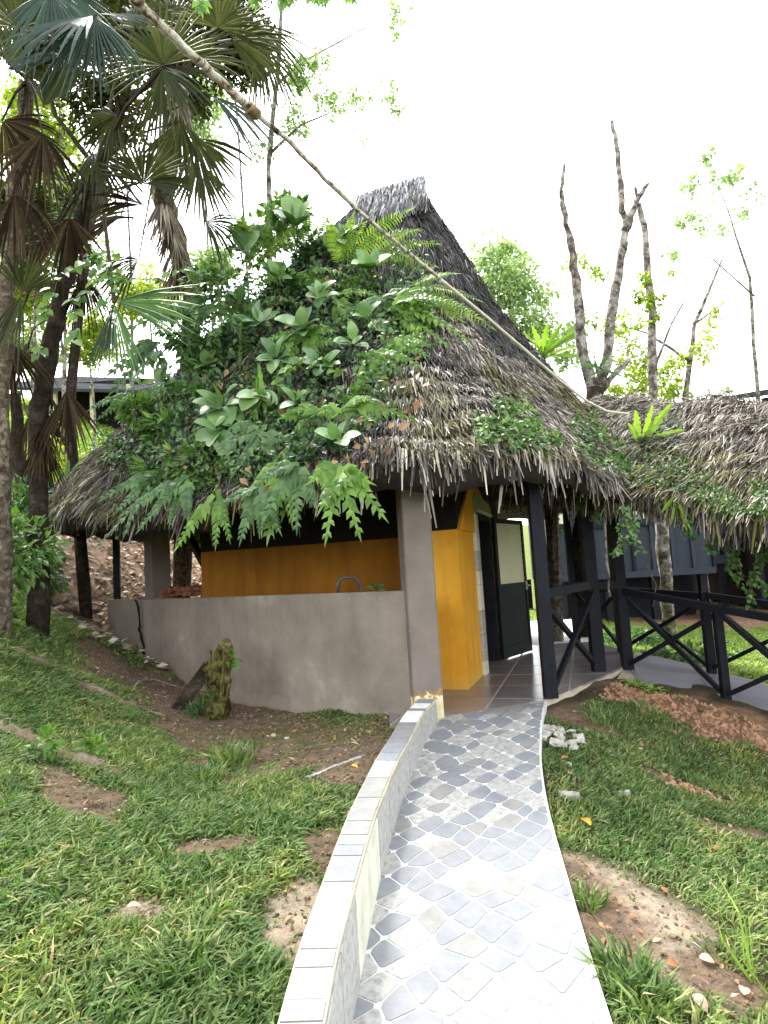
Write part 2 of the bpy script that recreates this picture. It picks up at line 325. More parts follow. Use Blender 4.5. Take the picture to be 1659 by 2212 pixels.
M['lf_lime'] = leafmat('lime_leaf', [(0, (.17, .28, .03)), (.5, (.30, .43, .06)), (1, (.5, .55, .12))], .45, .5, (1.2, 1.2, .4), .3)
M['lf_tree'] = leafmat('haze_pale_tree_leaf', [(0, (.18, .29, .11)), (.5, (.28, .41, .18)), (1, (.44, .54, .28))], .45, .5, (1.2, 1.25, .8), .3)  # haze over the far trees put into lighter leaf colours, lime too
M['lf_fig'] = leafmat('creeping_fig_leaf', [(0, (.035, .085, .025)), (.5, (.075, .16, .045)), (.85, (.13, .23, .07)), (1, (.26, .30, .10))], .25, .45, (1.2, 1.4, .5), .4)
M['lf_brown'] = leafmat('dry_leaf', [(0, (.16, .08, .04)), (.4, (.30, .16, .08)), (.8, (.42, .27, .15)), (1, (.55, .42, .27))], .1, .7, (1, 1, 1), .2)
M['lf_lit'] = leafmat('pale_dappled_litter', [(0, (.12, .075, .045)), (.35, (.34, .25, .17)), (.7, (.55, .46, .35)), (1, (.75, .68, .56))], .1, .8, (1, 1, 1), .1)  # dry leaf tones brightened to carry the slope's sun dapples
M['crumb'] = surf('soil_crumb', [(0.3, (.07, .05, .035)), (0.55, (.16, .115, .08)), (0.8, (.36, .28, .2))], 14, 1, 0, 40, 4, .05)
M['clay'] = surf('orange_clay', [(0.3, (.17, .10, .06)), (0.55, (.38, .22, .135)), (0.8, (.50, .32, .21))], 9, 1, 0, 40, 4, .05)
M['lf_org'] = leafmat('orange_dry_leaf', [(0, (.38, .14, .05)), (1, (.50, .22, .09))], .1, .6, (1, 1, 1), .3)
M['lf_yel'] = leafmat('yellow_fallen_leaf', [(0, (.62, .36, .04)), (1, (.70, .44, .07))], .1, .5, (1, 1, 1), .3)
M['lf_pink'] = leafmat('pale_pink_dry_leaf', [(0, (.42, .27, .21)), (1, (.52, .36, .29))], .1, .6, (1, 1, 1), .3)
M['stem'] = surf('green_stem', [(0.3, (.04, .05, .015)), (0.7, (.10, .12, .04))], 10, .6, .2)
M['stemb'] = surf('brown_stem', [(0.3, (.03, .02, .012)), (0.7, (.09, .065, .04))], 10, .8, .3)
M['rootm'] = surf('hanging_root', [(0.3, (.09, .06, .03)), (0.7, (.30, .22, .11))], 14, .8, .3)
# ------------------------------------------------------------------ terrain
CP = np.array([
 (-.5,1.6,-.28),(-.5,2.2,-.25),(-.47,2.6,-.2),(-.42,3.3,-.12),(-.32,4,-.07),(-.15,4.8,-.02),(0,5.2,-.04),
 (-.3,5.5,-.02),(-.75,6.0,-.08),(-1.22,6.6,-.12),(-1.9,7.3,-.1),(-2.58,8.1,-.02),(-3.3,8.8,.24),(-3.6,9.2,.33),(-4.6,10.4,.56),
 (-1.0,4.5,-.1),(-1.85,4.5,-.02),(-1.7,6.3,-.12),(-2.2,6.5,.04),(-1.95,3.3,.0),(-1.4,2.3,-.25),(-1.4,1,-.3),(-3,5,.3),(-3.6,6,.76),(-4.2,7,1.12),
 (-3.2,7,.42),(-4.0,8.2,.75),(-4.8,9,1.0),(-3,3,.25),(-5,4,1.1),(-6,7,2.1),(-6,2,1.2),(-6.2,10,1.9),(-5.6,12,1.75),(-7,13,3.0),(-4.5,13,1.35),
 (-2,13,.7),(-4.5,17,2.7),(0,14,.2),(-8,18,4.3),(-10,22,6.7),(-14,20,7.0),(-12,28,8.6),(-6,26,5.0),(0,24,2.0),(-18,32,11),(-12,8,4.2),(-12,0,3),
 (.75,.5,-.72),(.9,1.5,-.62),(.82,2.6,-.52),(.88,3.2,-.42),(.95,4.0,-.3),(1.1,4.8,-.18),(1.3,5.4,-.1),(1.6,5.7,-.12),(1.3,2.5,-.55),(2.2,2.5,-.75),
 (1.7,4,-.42),(2.2,4.5,-.55),(2.0,5.5,-.28),(1.9,6.2,-.09),(2.25,6.7,-.05),(2.9,6.45,-.2),(2.6,5.5,-.48),(3.3,6.0,-.33),(3.1,5.1,-.68),(4.2,4.5,-.6),(3.6,3.6,-.95),(5,3,-.9),
 (0,8,-.18),(-2,10,-.1),(1.2,8,-.2),(2,9,-.2),(1,11,-.15),(0,7,-.15),
 (3.6,8.6,-.22),(3.3,9.9,-.16),(4.5,7.2,-.42),(6,6,-.7),(4.5,11,-.35),(7,9,-.5),(3,13,-.12),(5,15,-.22),(8,13,-.35),(7,18,-.15),(9,19,.1),(11,24,.7),(4,22,.1),(14,16,0),(20,12,-.5),(25,35,1.2),
 (8,2,-1),(10,-6,-1.2),(0,-6,-1.1),(-8,-8,1.2),(0,0,-.7),
 (90,90,2),(90,-60,-1),(-90,-60,2),(-90,90,12),(0,110,5),(0,-90,-1),(110,10,0),(-110,10,6),(-40,50,13),(-40,10,9),(40,50,2),(35,0,-.8)], float)
def _tps(r2): return np.where(r2 > 1e-12, .5*r2*np.log(np.maximum(r2, 1e-12)), 0)
_n = len(CP); _K = _tps(((CP[:, None, :2]-CP[None, :, :2])**2).sum(2))+np.eye(_n)*.02
_P = np.c_[np.ones(_n), CP[:, :2]]
_A = np.block([[_K, _P], [_P.T, np.zeros((3, 3))]]); _W = np.linalg.solve(_A, np.r_[CP[:, 2], 0, 0, 0])
_KY = np.array([.3,1.2,2.05,2.3,2.5,2.68,2.9,3.16,3.47,3.85,4.2,4.6,5.06,5.44]); _KX = np.array([-.43,-.43,-.42,-.407,-.395,-.37,-.345,-.315,-.275,-.205,-.145,-.045,.055,.19])
_RY = np.array([.3,1.2,2.0,2.51,2.8,3.04,3.38,3.79,4.27,4.81,5.31,5.97]); _RX = np.array([.68,.68,.69,.71,.74,.76,.8,.84,.91,1.02,1.16,1.36])
def zt(x, y):
    x = np.atleast_1d(np.asarray(x, float)); y = np.atleast_1d(np.asarray(y, float)); out = np.empty(x.shape)
    for a in range(0, len(x), 20000):
        X = x[a:a+20000]; Y = y[a:a+20000]
        r2 = (X[:, None]-CP[None, :, 0])**2+(Y[:, None]-CP[None, :, 1])**2
        out[a:a+20000] = _tps(r2) @ _W[:_n]+_W[_n]+_W[_n+1]*X+_W[_n+2]*Y
    # the ramp and kerb are dug in: earth stays below them, and below the floors
    ok = (y > .2) & (y < 5.75); xo = np.interp(y, _KY, _KX); xr = np.interp(y, _RY, _RX)
    ins = np.clip(np.minimum(x-xo-.02, xr-x-.02)/.03, 0, 1)*ok
    zp = np.maximum(-.78, (y-5.6)*.15)-.12
    out = np.where(ins > 0, np.minimum(out, zp*ins+out*(1-ins)), out)
    rt = (x >= xr-.03) & (x < xr+.6) & (y < 5.6) & (y > .2); lim = zp+.12-.035+np.clip((x-xr-.05), 0, 1)*.12
    out = np.where(rt, np.minimum(out, lim), out)
    return out+.018*np.sin(x*5.1+y*2.3)*np.cos(y*4.3-x*1.7)+.01*np.sin(x*13+1.3*y)*np.sin(y*11)
def gpt(px, py):
    """world point where the view ray meets the terrain"""
    d = ray(px, py); o = np.array((0, 0, CZ)); ts = np.concatenate((np.arange(1.5, 12, .03), np.arange(12, 60, .2)))
    P = o+ts[:, None]*d; h = P[:, 2]-zt(P[:, 0], P[:, 1]); k = np.argmax(h < 0)
    if h[k] >= 0: return P[-1]
    return P[k]
def ax_(lo, hi, a, b, fine, n):
    c = np.arange(a, b+1e-6, fine); l = a-np.geomspace(fine, a-lo, n)[::-1]; r = b+np.geomspace(fine, hi-b, n); return np.r_[l, c, r]
gx = ax_(-150, 150, -7, 9, .07, 34); gy = ax_(-120, 200, .2, 14, .07, 40)
GX, GY = np.meshgrid(gx, gy); GZ = zt(GX.ravel(), GY.ravel())
# bare / sandy / clay ground, as patches on the plot (centre, radii along and across, turn, kind)
def patch(px, py, rx, ry, ang, kind):
    p = gpt(px, py); return (p[0], p[1], rx, ry, math.radians(ang), kind)
PATCH = [patch(1360, 1935, .34, .17, -38, 'sand'), patch(1430, 2085, .26, .16, -50, 'sand'), patch(1290, 1990, .18, .3, 0, 'soil'),
 patch(690, 1640, .52, .34, -12, 'sand'), patch(690, 1590, .95, .26, -40, 'soil'), patch(600, 1560, 1.1, .28, -46, 'moss'), patch(830, 1585, .4, .3, -50, 'moss'),
 patch(400, 1500, 1.1, .42, -48, 'soil'), patch(500, 1575, 1.5, .75, -46, 'soil'), patch(680, 1600, 1.1, .75, -46, 'moss'), patch(780, 1640, .5, .5, -46, 'soil'), patch(330, 1490, 1.2, .5, -48, 'soil'), patch(300, 1400, 1.2, .7, -50, 'dark'), patch(160, 1300, 1.2, .9, -50, 'dark'), patch(540, 1640, .4, .3, -40, 'soil'), patch(280, 1450, .9, .5, -50, 'soil'), patch(200, 1350, .9, .8, -50, 'dark'),
 patch(180, 1240, 1.3, 1.2, 0, 'litter'), patch(410, 1230, 3, 3, 0, 'litter'), patch(260, 1180, 3.5, 3.0, 0, 'litter'),
 patch(140, 1700, .42, .15, -35, 'soil'), patch(200, 1740, .34, .18, -30, 'soil'), patch(700, 1840, .12, .26, 0, 'soil'), patch(660, 1990, .14, .3, 0, 'sand'),
 patch(320, 1980, .16, .1, 0, 'sand'), patch(430, 1830, .2, .1, 0, 'soil'), patch(1240, 1560, .32, .2, 0, 'soil'), patch(1320, 1500, .3, .16, 30, 'dark'),
 patch(1420, 1520, .45, .14, -50, 'clay'), patch(1530, 1555, .6, .24, -52, 'clay'), patch(1640, 1590, .7, .32, -52, 'clay'),
 patch(1500, 1330, 3.2, 1.2, -25, 'red'), patch(1400, 1300, 3, 2, 0, 'red'), patch(1620, 1340, 3, 1.2, -20, 'red'),
 patch(1560, 1790, .25, .1, 10, 'soil'), patch(1480, 1700, .3, .07, -10, 'soil'), patch(1560, 2130, .2, .12, 0, 'soil'), (-1.4, 8.2, 1.9, 1.9, 0, 'soil'), (0.5, 8.6, 2.5, 2.2, 0, 'soil')]
SC = dict(sand=(.50, .41, .31), soil=(.24, .17, .12), moss=(.19, .165, .08), dark=(.11, .078, .056), litter=(.30, .21, .145), clay=(.34, .20, .125), red=(.40, .25, .17))
def pmask(x, y):
    x = np.asarray(x, float); y = np.asarray(y, float)
    col = np.tile(np.array((.085, .068, .038)), (len(x), 1)); far = np.clip((np.hypot(x, y)-9)/5, 0, 1)[:, None]
    col = col*(1-far)+np.array((.13, .17, .045))*far
    bare = np.zeros(len(x)); wob = .25*np.sin(x*7.3+y*3.1)+.22*np.sin(y*9.7-x*5.3)+.15*np.sin(x*21+2)*np.sin(y*19)
    for cx, cy, rx, ry, a, k in PATCH:
        dx = x-cx; dy = y-cy; u = (dx*math.cos(a)+dy*math.sin(a))/rx; v = (-dx*math.sin(a)+dy*math.cos(a))/ry
        r = np.sqrt(u*u+v*v)+wob*.85; f = np.clip((1.3-r)/.62, 0, 1)
        col = col*(1-f[:, None])+np.array(SC[k])*f[:, None]; bare = np.maximum(bare, f*(0.97 if k != 'moss' else .93))
    return col, bare
gc, _ = pmask(GX.ravel(), GY.ravel())
nx, ny = len(gx), len(gy)
idx = np.arange(nx*ny).reshape(ny, nx)
fl = np.stack([idx[:-1, :-1], idx[:-1, 1:], idx[1:, 1:], idx[1:, :-1]], -1).reshape(-1)
me = bpy.data.meshes.new('ground'); raw_mesh(me, np.c_[GX.ravel(), GY.ravel(), GZ], fl, np.full((nx-1)*(ny-1), 4, np.int32))
at_ = me.color_attributes.new('soil', 'FLOAT_COLOR', 'POINT'); at_.data.foreach_set('color', np.c_[gc, np.ones(len(gc))].astype(np.float32).ravel())
me.polygons.foreach_set('use_smooth', [True]*len(me.polygons))
m, t, o_ = NT('earth'); b_ = t.nodes.new('ShaderNodeBsdfPrincipled'); b_.inputs['Roughness'].default_value = .95; b_.inputs['Specular IOR Level'].default_value = .15
an = t.nodes.new('ShaderNodeAttribute'); an.attribute_name = 'soil'
c_ = mixc(t, .8, an.outputs['Color'], ramp(t, noise_n(t, 9, 9, .8), [(.32, (.36, .36, .37)), (.5, (1, 1, 1)), (.68, (1.7, 1.62, 1.5))]), 'MULTIPLY')
t.links.new(c_, b_.inputs['Base Color'])
bp = t.nodes.new('ShaderNodeBump'); bp.inputs['Strength'].default_value = 1; bp.inputs['Distance'].default_value = .07
t.links.new(noise_n(t, 22, 7, .7), bp.inputs['Height']); t.links.new(bp.outputs[0], b_.inputs['Normal']); t.links.new(b_.outputs[0], o_.inputs[0])
me.materials.append(m); ground = bpy.data.objects.new('ground', me); COL.objects.link(ground); meta(ground, 'brown earth rising to a bank behind the hut', None, None, 'structure')

# ------------------------------------------------------------------ path and kerb
def zpath(Y): return np.minimum(-.003, np.maximum(-.78, (np.asarray(Y)-5.6)*.15))
PR = np.array([(1.36,5.97),(1.16,5.31),(1.02,4.81),(.91,4.27),(.84,3.79),(.8,3.38),(.76,3.04),(.74,2.8),(.71,2.51),(.69,2.0),(.68,1.2),(.68,.3)])
PL = np.array([(.36,5.52),(.2,5.06),(.08,4.68),(0,4.33),(-.07,3.99),(-.13,3.61),(-.18,3.3),(-.22,3.03),(-.25,2.82),(-.265,2.59),(-.28,2.1),(-.29,1.2),(-.29,.3)])
def resamp(P, n):
    P = np.asarray(P, float); s = np.r_[0, np.cumsum(np.hypot(*(P[1:, :2]-P[:-1, :2]).T))]; u = np.linspace(0, s[-1], n)
    return np.stack([np.interp(u, s, P[:, i]) for i in range(P.shape[1])], 1), s[-1]
def smooth2(P, k=3):
    for _ in range(k):
        Q = P.copy(); Q[1:-1] = (P[:-2]+2*P[1:-1]+P[2:])/4; P = Q
    return P
NP_ = 60
RR, LR = resamp(PR, NP_); LL, LL_ = resamp(PL, NP_); RR = smooth2(RR, 6); LL = smooth2(LL, 6)
# first rows follow the slanted threshold line
LEN = (LR+LL_)/2
def pmap(s, v):
    """s metres from the threshold towards the viewer, v 0 (kerb side) .. 1"""
    f = np.clip(s/LEN, 0, 1)*(NP_-1); i = np.minimum(f.astype(int), NP_-2); fr = (f-i)[..., None]
    l = LL[i]*(1-fr)+LL[i+1]*fr; r = RR[i]*(1-fr)+RR[i+1]*fr; p = l*(1-v[..., None])+r*v[..., None]
    return np.concatenate([p, zpath(p[..., 1])[..., None]], -1)
mb = MB()
for i in range(NP_-1):
    l0, l1, r0, r1 = LL[i], LL[i+1], RR[i], RR[i+1]
    poly = [l0, l1, r1, r0]; z = [float(zpath(p[1])) for p in poly]
    mb.prism(poly, [a-.14 for a in z], z)
path = part('path', mb, [M['grout']], None, kind='structure', label='winding ramp faced with stone pattern tiles')
# stones: a diagonal net of uneven quads on the ramp
W_ = .95; cell = .132; A45 = math.radians(38)
def lat(i, j):
    x = i*cell*1.05; y = j*cell*.92; h = math.sin(i*12.9898+j*78.233)*43758.5453; h2 = math.sin(i*39.3468+j*11.135)*24634.6345
    x += ((h-math.floor(h))-.5)*.058; y += ((h2-math.floor(h2))-.5)*.058
    return (x*math.cos(A45)-y*math.sin(A45), x*math.sin(A45)+y*math.cos(A45))
cells = []
for i in range(-60, 60):
    for j in range(-60, 60):
        q = [lat(i, j), lat(i+1, j), lat(i+1, j+1), lat(i, j+1)]
        cs = clip(q, [(.03, .012), (LEN-1.2, .012), (LEN-1.2, W_-.012), (.03, W_-.012)])
        if parea(cs) < .0016: continue
        cells.append(cs)
cells.sort(key=lambda c: np.mean(c, axis=0)[0])
stone_far = MB()
keep = []
for cs in cells:
    q = inset(cs, .0048); S_ = np.array(q)
    if len(q) < 6 or parea(q) < .0012: continue
    keep.append(S_)
keep.reverse()            # nearest first
for k, S_ in enumerate(keep):
    mat = random.choices(['st_blue', 'st_grey', 'st_pale'], [.42, .20, .38])[0]
    P3 = pmap(S_[:, 0], S_[:, 1]/W_); c = P3.mean(0)
    n_ = len(P3); top = P3.copy(); top[:, 2] += .004
    area_n = 0
    V = np.r_[P3+np.array((0, 0, -.002)), c+(top-c)*.985]
    x0 = V[n_:, :2]; ar = .5*np.sum(x0[:, 0]*np.roll(x0[:, 1], -1)-np.roll(x0[:, 0], -1)*x0[:, 1])
    F = [tuple(range(n_, 2*n_)) if ar > 0 else tuple(range(2*n_-1, n_-1, -1))]+[(i, (i+1) % n_, n_+(i+1) % n_, n_+i) for i in range(n_)]
    if k < 298:
        s_ = MB().add(V, F); me = s_.mesh('stone', M[mat], c); o = bpy.data.objects.new('stone', me); o.parent = path; o.location = c; COL.objects.link(o)
    else: stone_far.add(V, F, {'st_blue': 0, 'st_grey': 1, 'st_pale': 2}[mat])
if stone_far.n: part('distant_stones', stone_far, [M['st_blue'], M['st_grey'], M['st_pale']], path, kind='stuff')
# kerb wall
KI = np.array([(.335,5.44,.16),(.2,5.06,.13),(.1,4.6,.085),(.0,4.2,.05),(-.06,3.85,.025),(-.13,3.47,-.01),(-.17,3.16,-.035),(-.2,2.9,-.06),(-.225,2.68,-.08),(-.25,2.5,-.1),(-.262,2.3,-.12),(-.275,2.05,-.14),(-.285,1.2,-.21),(-.285,.3,-.28)])
KR, KL = resamp(KI, 80); KR = smooth2(KR, 5)
tg = np.gradient(KR[:, :2], axis=0); tg = tg/np.linalg.norm(tg, axis=1)[:, None]; nl = np.stack([tg[:, 1], -tg[:, 0]], 1)  # towards left of travel
if nl[40][0] > 0: nl = -nl
KO = np.c_[KR[:, :2]+nl*.145, KR[:, 2]]
def kseg(a, b, v0, v1, z0, z1, name, mat, parent):
    """piece of kerb between stations a,b (0..1), across v0..v1, height offsets from the top"""
    def pt(u, v, dz):
        f = u*79; i = min(int(f), 78); fr = f-i; p = KR[i]*(1-fr)+KR[i+1]*fr; q = KO[i]*(1-fr)+KO[i+1]*fr; r = p*(1-v)+q*v; return (r[0], r[1], r[2]+dz)
    us = np.linspace(a, b, 4); mb_ = MB(); V = []
    for u in us:
        for (v, dz) in ((v0, z0), (v0, z1), (v1, z1), (v1, z0)): V.append(pt(u, v, dz))
    F = [(i*4+j, i*4+(j+1) % 4, (i+1)*4+(j+1) % 4, (i+1)*4+j) for i in range(3) for j in range(4)]+[(3, 2, 1, 0), (12, 13, 14, 15)]
    mb_.add(V, F); return part(name, mb_, [mat], parent)
kerb = thing('kerb_wall', 'low curving kerb wall capped with cut blue and white tiles along the ramp', 'kerb wall', (0, 4, 0))
bodym = MB()
V = []
for p, q in zip(KR, KO):
    zb = min(float(zpath(p[1])), float(zt(q[0], q[1])[0]))-.12
    for r, z in ((p, zb), (p, p[2]), (q, q[2]), (q, zb)): V.append((r[0], r[1], z))
bodym.add(V, [(i*4+j, i*4+(j+1) % 4, (i+1)*4+(j+1) % 4, (i+1)*4+j) for i in range(79) for j in range(4)]+[(3, 2, 1, 0), (316, 317, 318, 319)])
part('wall_body', bodym, [M['pale']], kerb)
u = 0.004
while u < .93:
    w_ = random.choice([.008, .012, .018, .026, .034])*1.5; b2 = min(u+w_, .94)
    base = random.choices(['grout', 'st_blue', 'st_pale', 'st_grey'], [.22, .45, .2, .13])[0]
    tl = kseg(u+.0008, b2-.0008, .05, .95, .001, .007, 'tile', M[base], kerb)
    u = b2
u = .004
while u < .93:
    b2 = u+.065; kseg(u+.001, b2-.001, -.045, -.004, -.55, -.02, 'side_tile', random.choice([M['st_pale'], M['trim'], M['st_pale']]), kerb); u = b2
# side tiles must stay above the ramp surface: they run down into it

# ------------------------------------------------------------------ entrance floor
UX = np.array((.288, .958)); UX /= np.linalg.norm(UX); VX = np.array((UX[1], -UX[0]))
def tiles(poly, zf, du, dv, u0, v0, mat, parent, name='tile', gap=.011, th=.02):
    us = [np.dot(p, UX) for p in poly]; vs = [np.dot(p, VX) for p in poly]
    i0, i1 = math.floor((min(us)-u0)/du), math.ceil((max(us)-u0)/du); j0, j1 = math.floor((min(vs)-v0)/dv), math.ceil((max(vs)-v0)/dv)
    for i in range(i0, i1):
        for j in range(j0, j1):
            a, b = u0+i*du+gap, u0+(i+1)*du-gap; c, d = v0+j*dv+gap, v0+(j+1)*dv-gap
            q = [UX*a+VX*c, UX*a+VX*d, UX*b+VX*d, UX*b+VX*c]; q = [tuple(x) for x in q]
            if (q[1][0]-q[0][0])*(q[2][1]-q[1][1])-(q[1][1]-q[0][1])*(q[2][0]-q[1][0]) < 0: q = q[::-1]
            q = clip(q, poly)
            if parea(q) < .004: continue
            z = [zf(p) for p in q]; part(name, MB().prism(q, [k-th for k in z], z), [mat], parent)
EF = [(-.05, 5.33), (1.36, 5.95), (2.22, 7.0), (2.68, 7.62), (3.12, 8.6), (3.02, 10), (-.2, 10)]
fl_ = part('entrance_floor', MB().prism(EF, -.3, -.006), [M['joint']], None, kind='structure', label='raised entrance floor of large grey brown tiles')
tiles(EF, lambda p: 0.0, .665, .68, 5.475, -.908, M['floor'], fl_)
WD = np.array((.58, -.81))
def zwalk(p): t_ = np.dot(np.array(p)-np.array((2.75, 7.75)), WD); return -.008-.19*max(0.0, t_)
WP = [(2.35, 7.05), (2.55, 7.0), (4.9, 3.9), (6.0, 4.7), (3.95, 7.4), (3.2, 8.7), (2.7, 7.7)]
wk = part('walkway_floor', MB().prism(WP, [zwalk(p)-.22 for p in WP], [zwalk(p)-.008 for p in WP]), [M['pale']], None, kind='structure', label='sloping walkway floor behind the railing')
WPc = [(2.6, 7.12), (4.85, 4.02), (5.95, 4.75), (3.9, 7.38), (3.2, 8.6), (2.72, 7.65)]
def ccw(P): return P if sum(P[i][0]*P[(i+1) % len(P)][1]-P[(i+1) % len(P)][0]*P[i][1] for i in range(len(P))) > 0 else P[::-1]
tiles(ccw(WPc), zwalk, .665, .68, 5.475, -.908, M['wfloor'], wk, 'tile', .008, .012)
ed = MB(); EK = [(1.30, 5.86), (2.24, 6.96), (2.52, 7.1), (3.28, 6.38)]
for a, b in zip(EK[:-1], EK[1:]):
    n_ = np.array((b[1]-a[1], -(b[0]-a[0]))); n_ = n_/np.linalg.norm(n_)*.05
    za, zb = min(-.004, zwalk(a)+.003), min(-.004, zwalk(b)+.003)
    ed.beam((a[0]+n_[0], a[1]+n_[1], za-.055), (b[0]+n_[0], b[1]+n_[1], zb-.055), .11, .11)
kb = part('floor_edge_kerb', ed, [M['pale']]); meta(kb, 'rough pale cement edging round the entrance floor', 'kerb')
bk = MB(); bk.prism([(2.0, 10.02), (3.1, 10.02), (4.4, 15.5), (3.0, 15.5)], [-.3]*4, [-.02, -.02, -.1, -.1]); part('back_path', bk, [M['grout']], None, kind='structure')
# ------------------------------------------------------------------ hut
hut = thing('thatched_hut', 'round thatched hut with golden walls, grey half wall and open black door', 'hut', (0, 8, 0))
RC = np.array((.42, 8.85)); RH = .37
RING = np.array([(-4.0,7.9,1.9),(-3.3,7.25,1.82),(-2.66,6.85,1.78),(-1.85,6.45,1.76),(-.98,5.85,1.76),(-.3,5.3,1.80),(.22,5.02,1.86),(.64,5.05,1.88),(1.05,5.3,1.93),
 (1.62,5.75,1.85),(2.1,6.35,1.8),(2.9,7.2,1.85),(3.6,8.3,2.0),(3.8,9.6,2.1),(3.5,11.4,2.1),(2.2,12.9,2.1),(0,13.6,2.1),(-2.6,13.4,2.1),(-4.6,12.2,2.1),(-5.2,10.4,2.1),(-4.75,8.9,2.1)])
ra = np.arctan2(RING[:, 1]-RC[1], RING[:, 0]-RC[0]); o_ = np.argsort(ra); ra = ra[o_]; rr = np.hypot(*(RING[:, :2]-RC).T)[o_]; rz = RING[o_, 2]
ra3 = np.r_[ra-2*math.pi, ra, ra+2*math.pi]; rr3 = np.tile(rr, 3); rz3 = np.tile(rz, 3)
tt = np.linspace(-math.pi, math.pi, 361); rs = np.interp(tt, ra3, rr3); zs = np.interp(tt, ra3, rz3)
for _ in range(30): rs[:-1] = (np.roll(rs[:-1], 1)+2*rs[:-1]+np.roll(rs[:-1], -1))/4; rs[-1] = rs[0]; zs[:-1] = (np.roll(zs[:-1], 1)+2*zs[:-1]+np.roll(zs[:-1], -1))/4; zs[-1] = zs[0]
PF = np.array([(0,6.65),(.05,6.28),(.1,6.02),(.2,5.45),(.32,4.72),(.5,3.88),(.7,3.05),(.85,2.5),(1,1.9)]); PLf = np.array([(0,6.55),(.1,6.15),(.3,5.3),(.5,4.5),(.7,3.6),(.85,2.9),(.93,2.52),(1,2.1)])
def roofp(th, s):
    th = np.asarray(th, float); s = np.asarray(s, float)
    R = np.interp((th+math.pi) % (2*math.pi)-math.pi, tt, rs); ze = np.interp((th+math.pi) % (2*math.pi)-math.pi, tt, zs)
    ro = np.clip(np.cos(th)*1.6, -1, 1)*RH
    x = RC[0]+ro*(1-s)+np.cos(th)*R*s; y = RC[1]+np.sin(th)*R*s
    wl = np.clip((-np.cos(th)-.35)/.5, 0, 1); wl = wl*wl*(3-2*wl)
    z = np.interp(s, PF[:, 0], PF[:, 1])*(1-wl)+np.interp(s, PLf[:, 0], PLf[:, 1])*wl
    z = z+(ze-np.where(wl > .5, 2.1, 1.9))*s**4
    x = x-ro*s*0
    z = z+.22*s**5; bump = .03*np.sin(th*23+s*9)+.035*np.sin(th*11-s*17)
    cf = s*15+.25*np.sin(th*7)+.12*np.sin(th*29); bump = bump+.075*(cf-np.floor(cf))-.035
    return np.stack([x, y, z+bump*np.minimum(1, s*3)], -1)
nT, nS = 180, 40
TH, SS = np.meshgrid(np.linspace(-math.pi, math.pi, nT, endpoint=False), np.linspace(0, 1, nS))
RV = roofp(TH.ravel(), SS.ravel()); idx = np.arange(nT*nS).reshape(nS, nT)
RF = [(int(idx[i, j]), int(idx[i+1, j]), int(idx[i+1, (j+1) % nT]), int(idx[i, (j+1) % nT])) for i in range(nS-1) for j in range(nT)]
bed = MB().add(RV, RF)
RVi = RV.copy(); RVi[:, 2] -= .22; RVi[:, :2] = RC+(RVi[:, :2]-RC)*.985; bed.add(RVi, [f[::-1] for f in RF])
rim = idx[-1]; nb = nT*nS
bed.F += [[int(rim[j]), int(rim[j])+nb, int(rim[(j+1) % nT])+nb, int(rim[(j+1) % nT])] for j in range(nT)]; bed.M += [0]*nT
part('roof', bed, [M['under']], hut, smooth=True)
# walkway roof surface (ridge falls to the right, front and rear slopes)
WR = [np.array(p) for p in ((2.55, 9.1, 3.42), (3.0, 8.5, 3.3), (3.38, 7.97, 3.15), (4.19, 6.85, 2.76), (5.2, 5.45, 2.3), (5.9, 4.5, 2.0))]
def wroofp(u, v):
    """u along 0..1, v -1 (front eave) .. 0 ridge .. 1 (rear)"""
    u = np.asarray(u, float); v = np.asarray(v, float); f = u*(len(WR)-1); P = np.array(WR)
    r = np.stack([np.interp(f, np.arange(len(WR)), P[:, k]) for k in range(3)], -1)
    drop = 1.12*np.abs(v)**1.12
    side = np.array((.81, .58)); q = r.copy(); q[..., 0] += side[0]*v*1.5; q[..., 1] += side[1]*v*1.5; q[..., 2] -= drop
    cf = np.abs(v)*7+.3*np.sin(u*21); q[..., 2] += .06*(cf-np.floor(cf))-.03
    q[..., 2] += .03*np.sin(u*40+v*7)+.02*np.sin(u*23-v*15)
    return q
nu, nv = 60, 33
U_, V_ = np.meshgrid(np.linspace(0, 1, nu), np.linspace(-1, 1, nv)); WV = wroofp(U_.ravel(), V_.ravel()); idw = np.arange(nu*nv).reshape(nv, nu)
WF = [(int(idw[i, j]), int(idw[i, j+1]), int(idw[i+1, j+1]), int(idw[i+1, j])) for i in range(nv-1) for j in range(nu-1)]
walk = thing('covered_walkway', 'drooping thatched roof over the walkway overgrown with moss and creepers', 'walkway roof', (3.4, 7.4, 0))
wb = MB().add(WV, WF); W2 = WV.copy(); W2[:, 2] -= .2; wb.add(W2, [f[::-1] for f in WF])
part('roof', wb, [M['under']], walk, smooth=True)
bvh = BVHTree.FromPolygons([tuple(v) for v in np.r_[RV, WV]], RF+[tuple(i+len(RV) for i in f) for f in WF])
def rhit(px, py, off=0.0):
    d = ray(px, py); L = np.linalg.norm(d); dv = Vector(d/L); h = bvh.ray_cast(Vector((0, 0, CZ)), dv)
    if h[0] is None: return None, None
    n = np.array(h[1]); n = n if n[2] > 0 else -n
    return np.array(h[0])-np.array(dv)*off, n
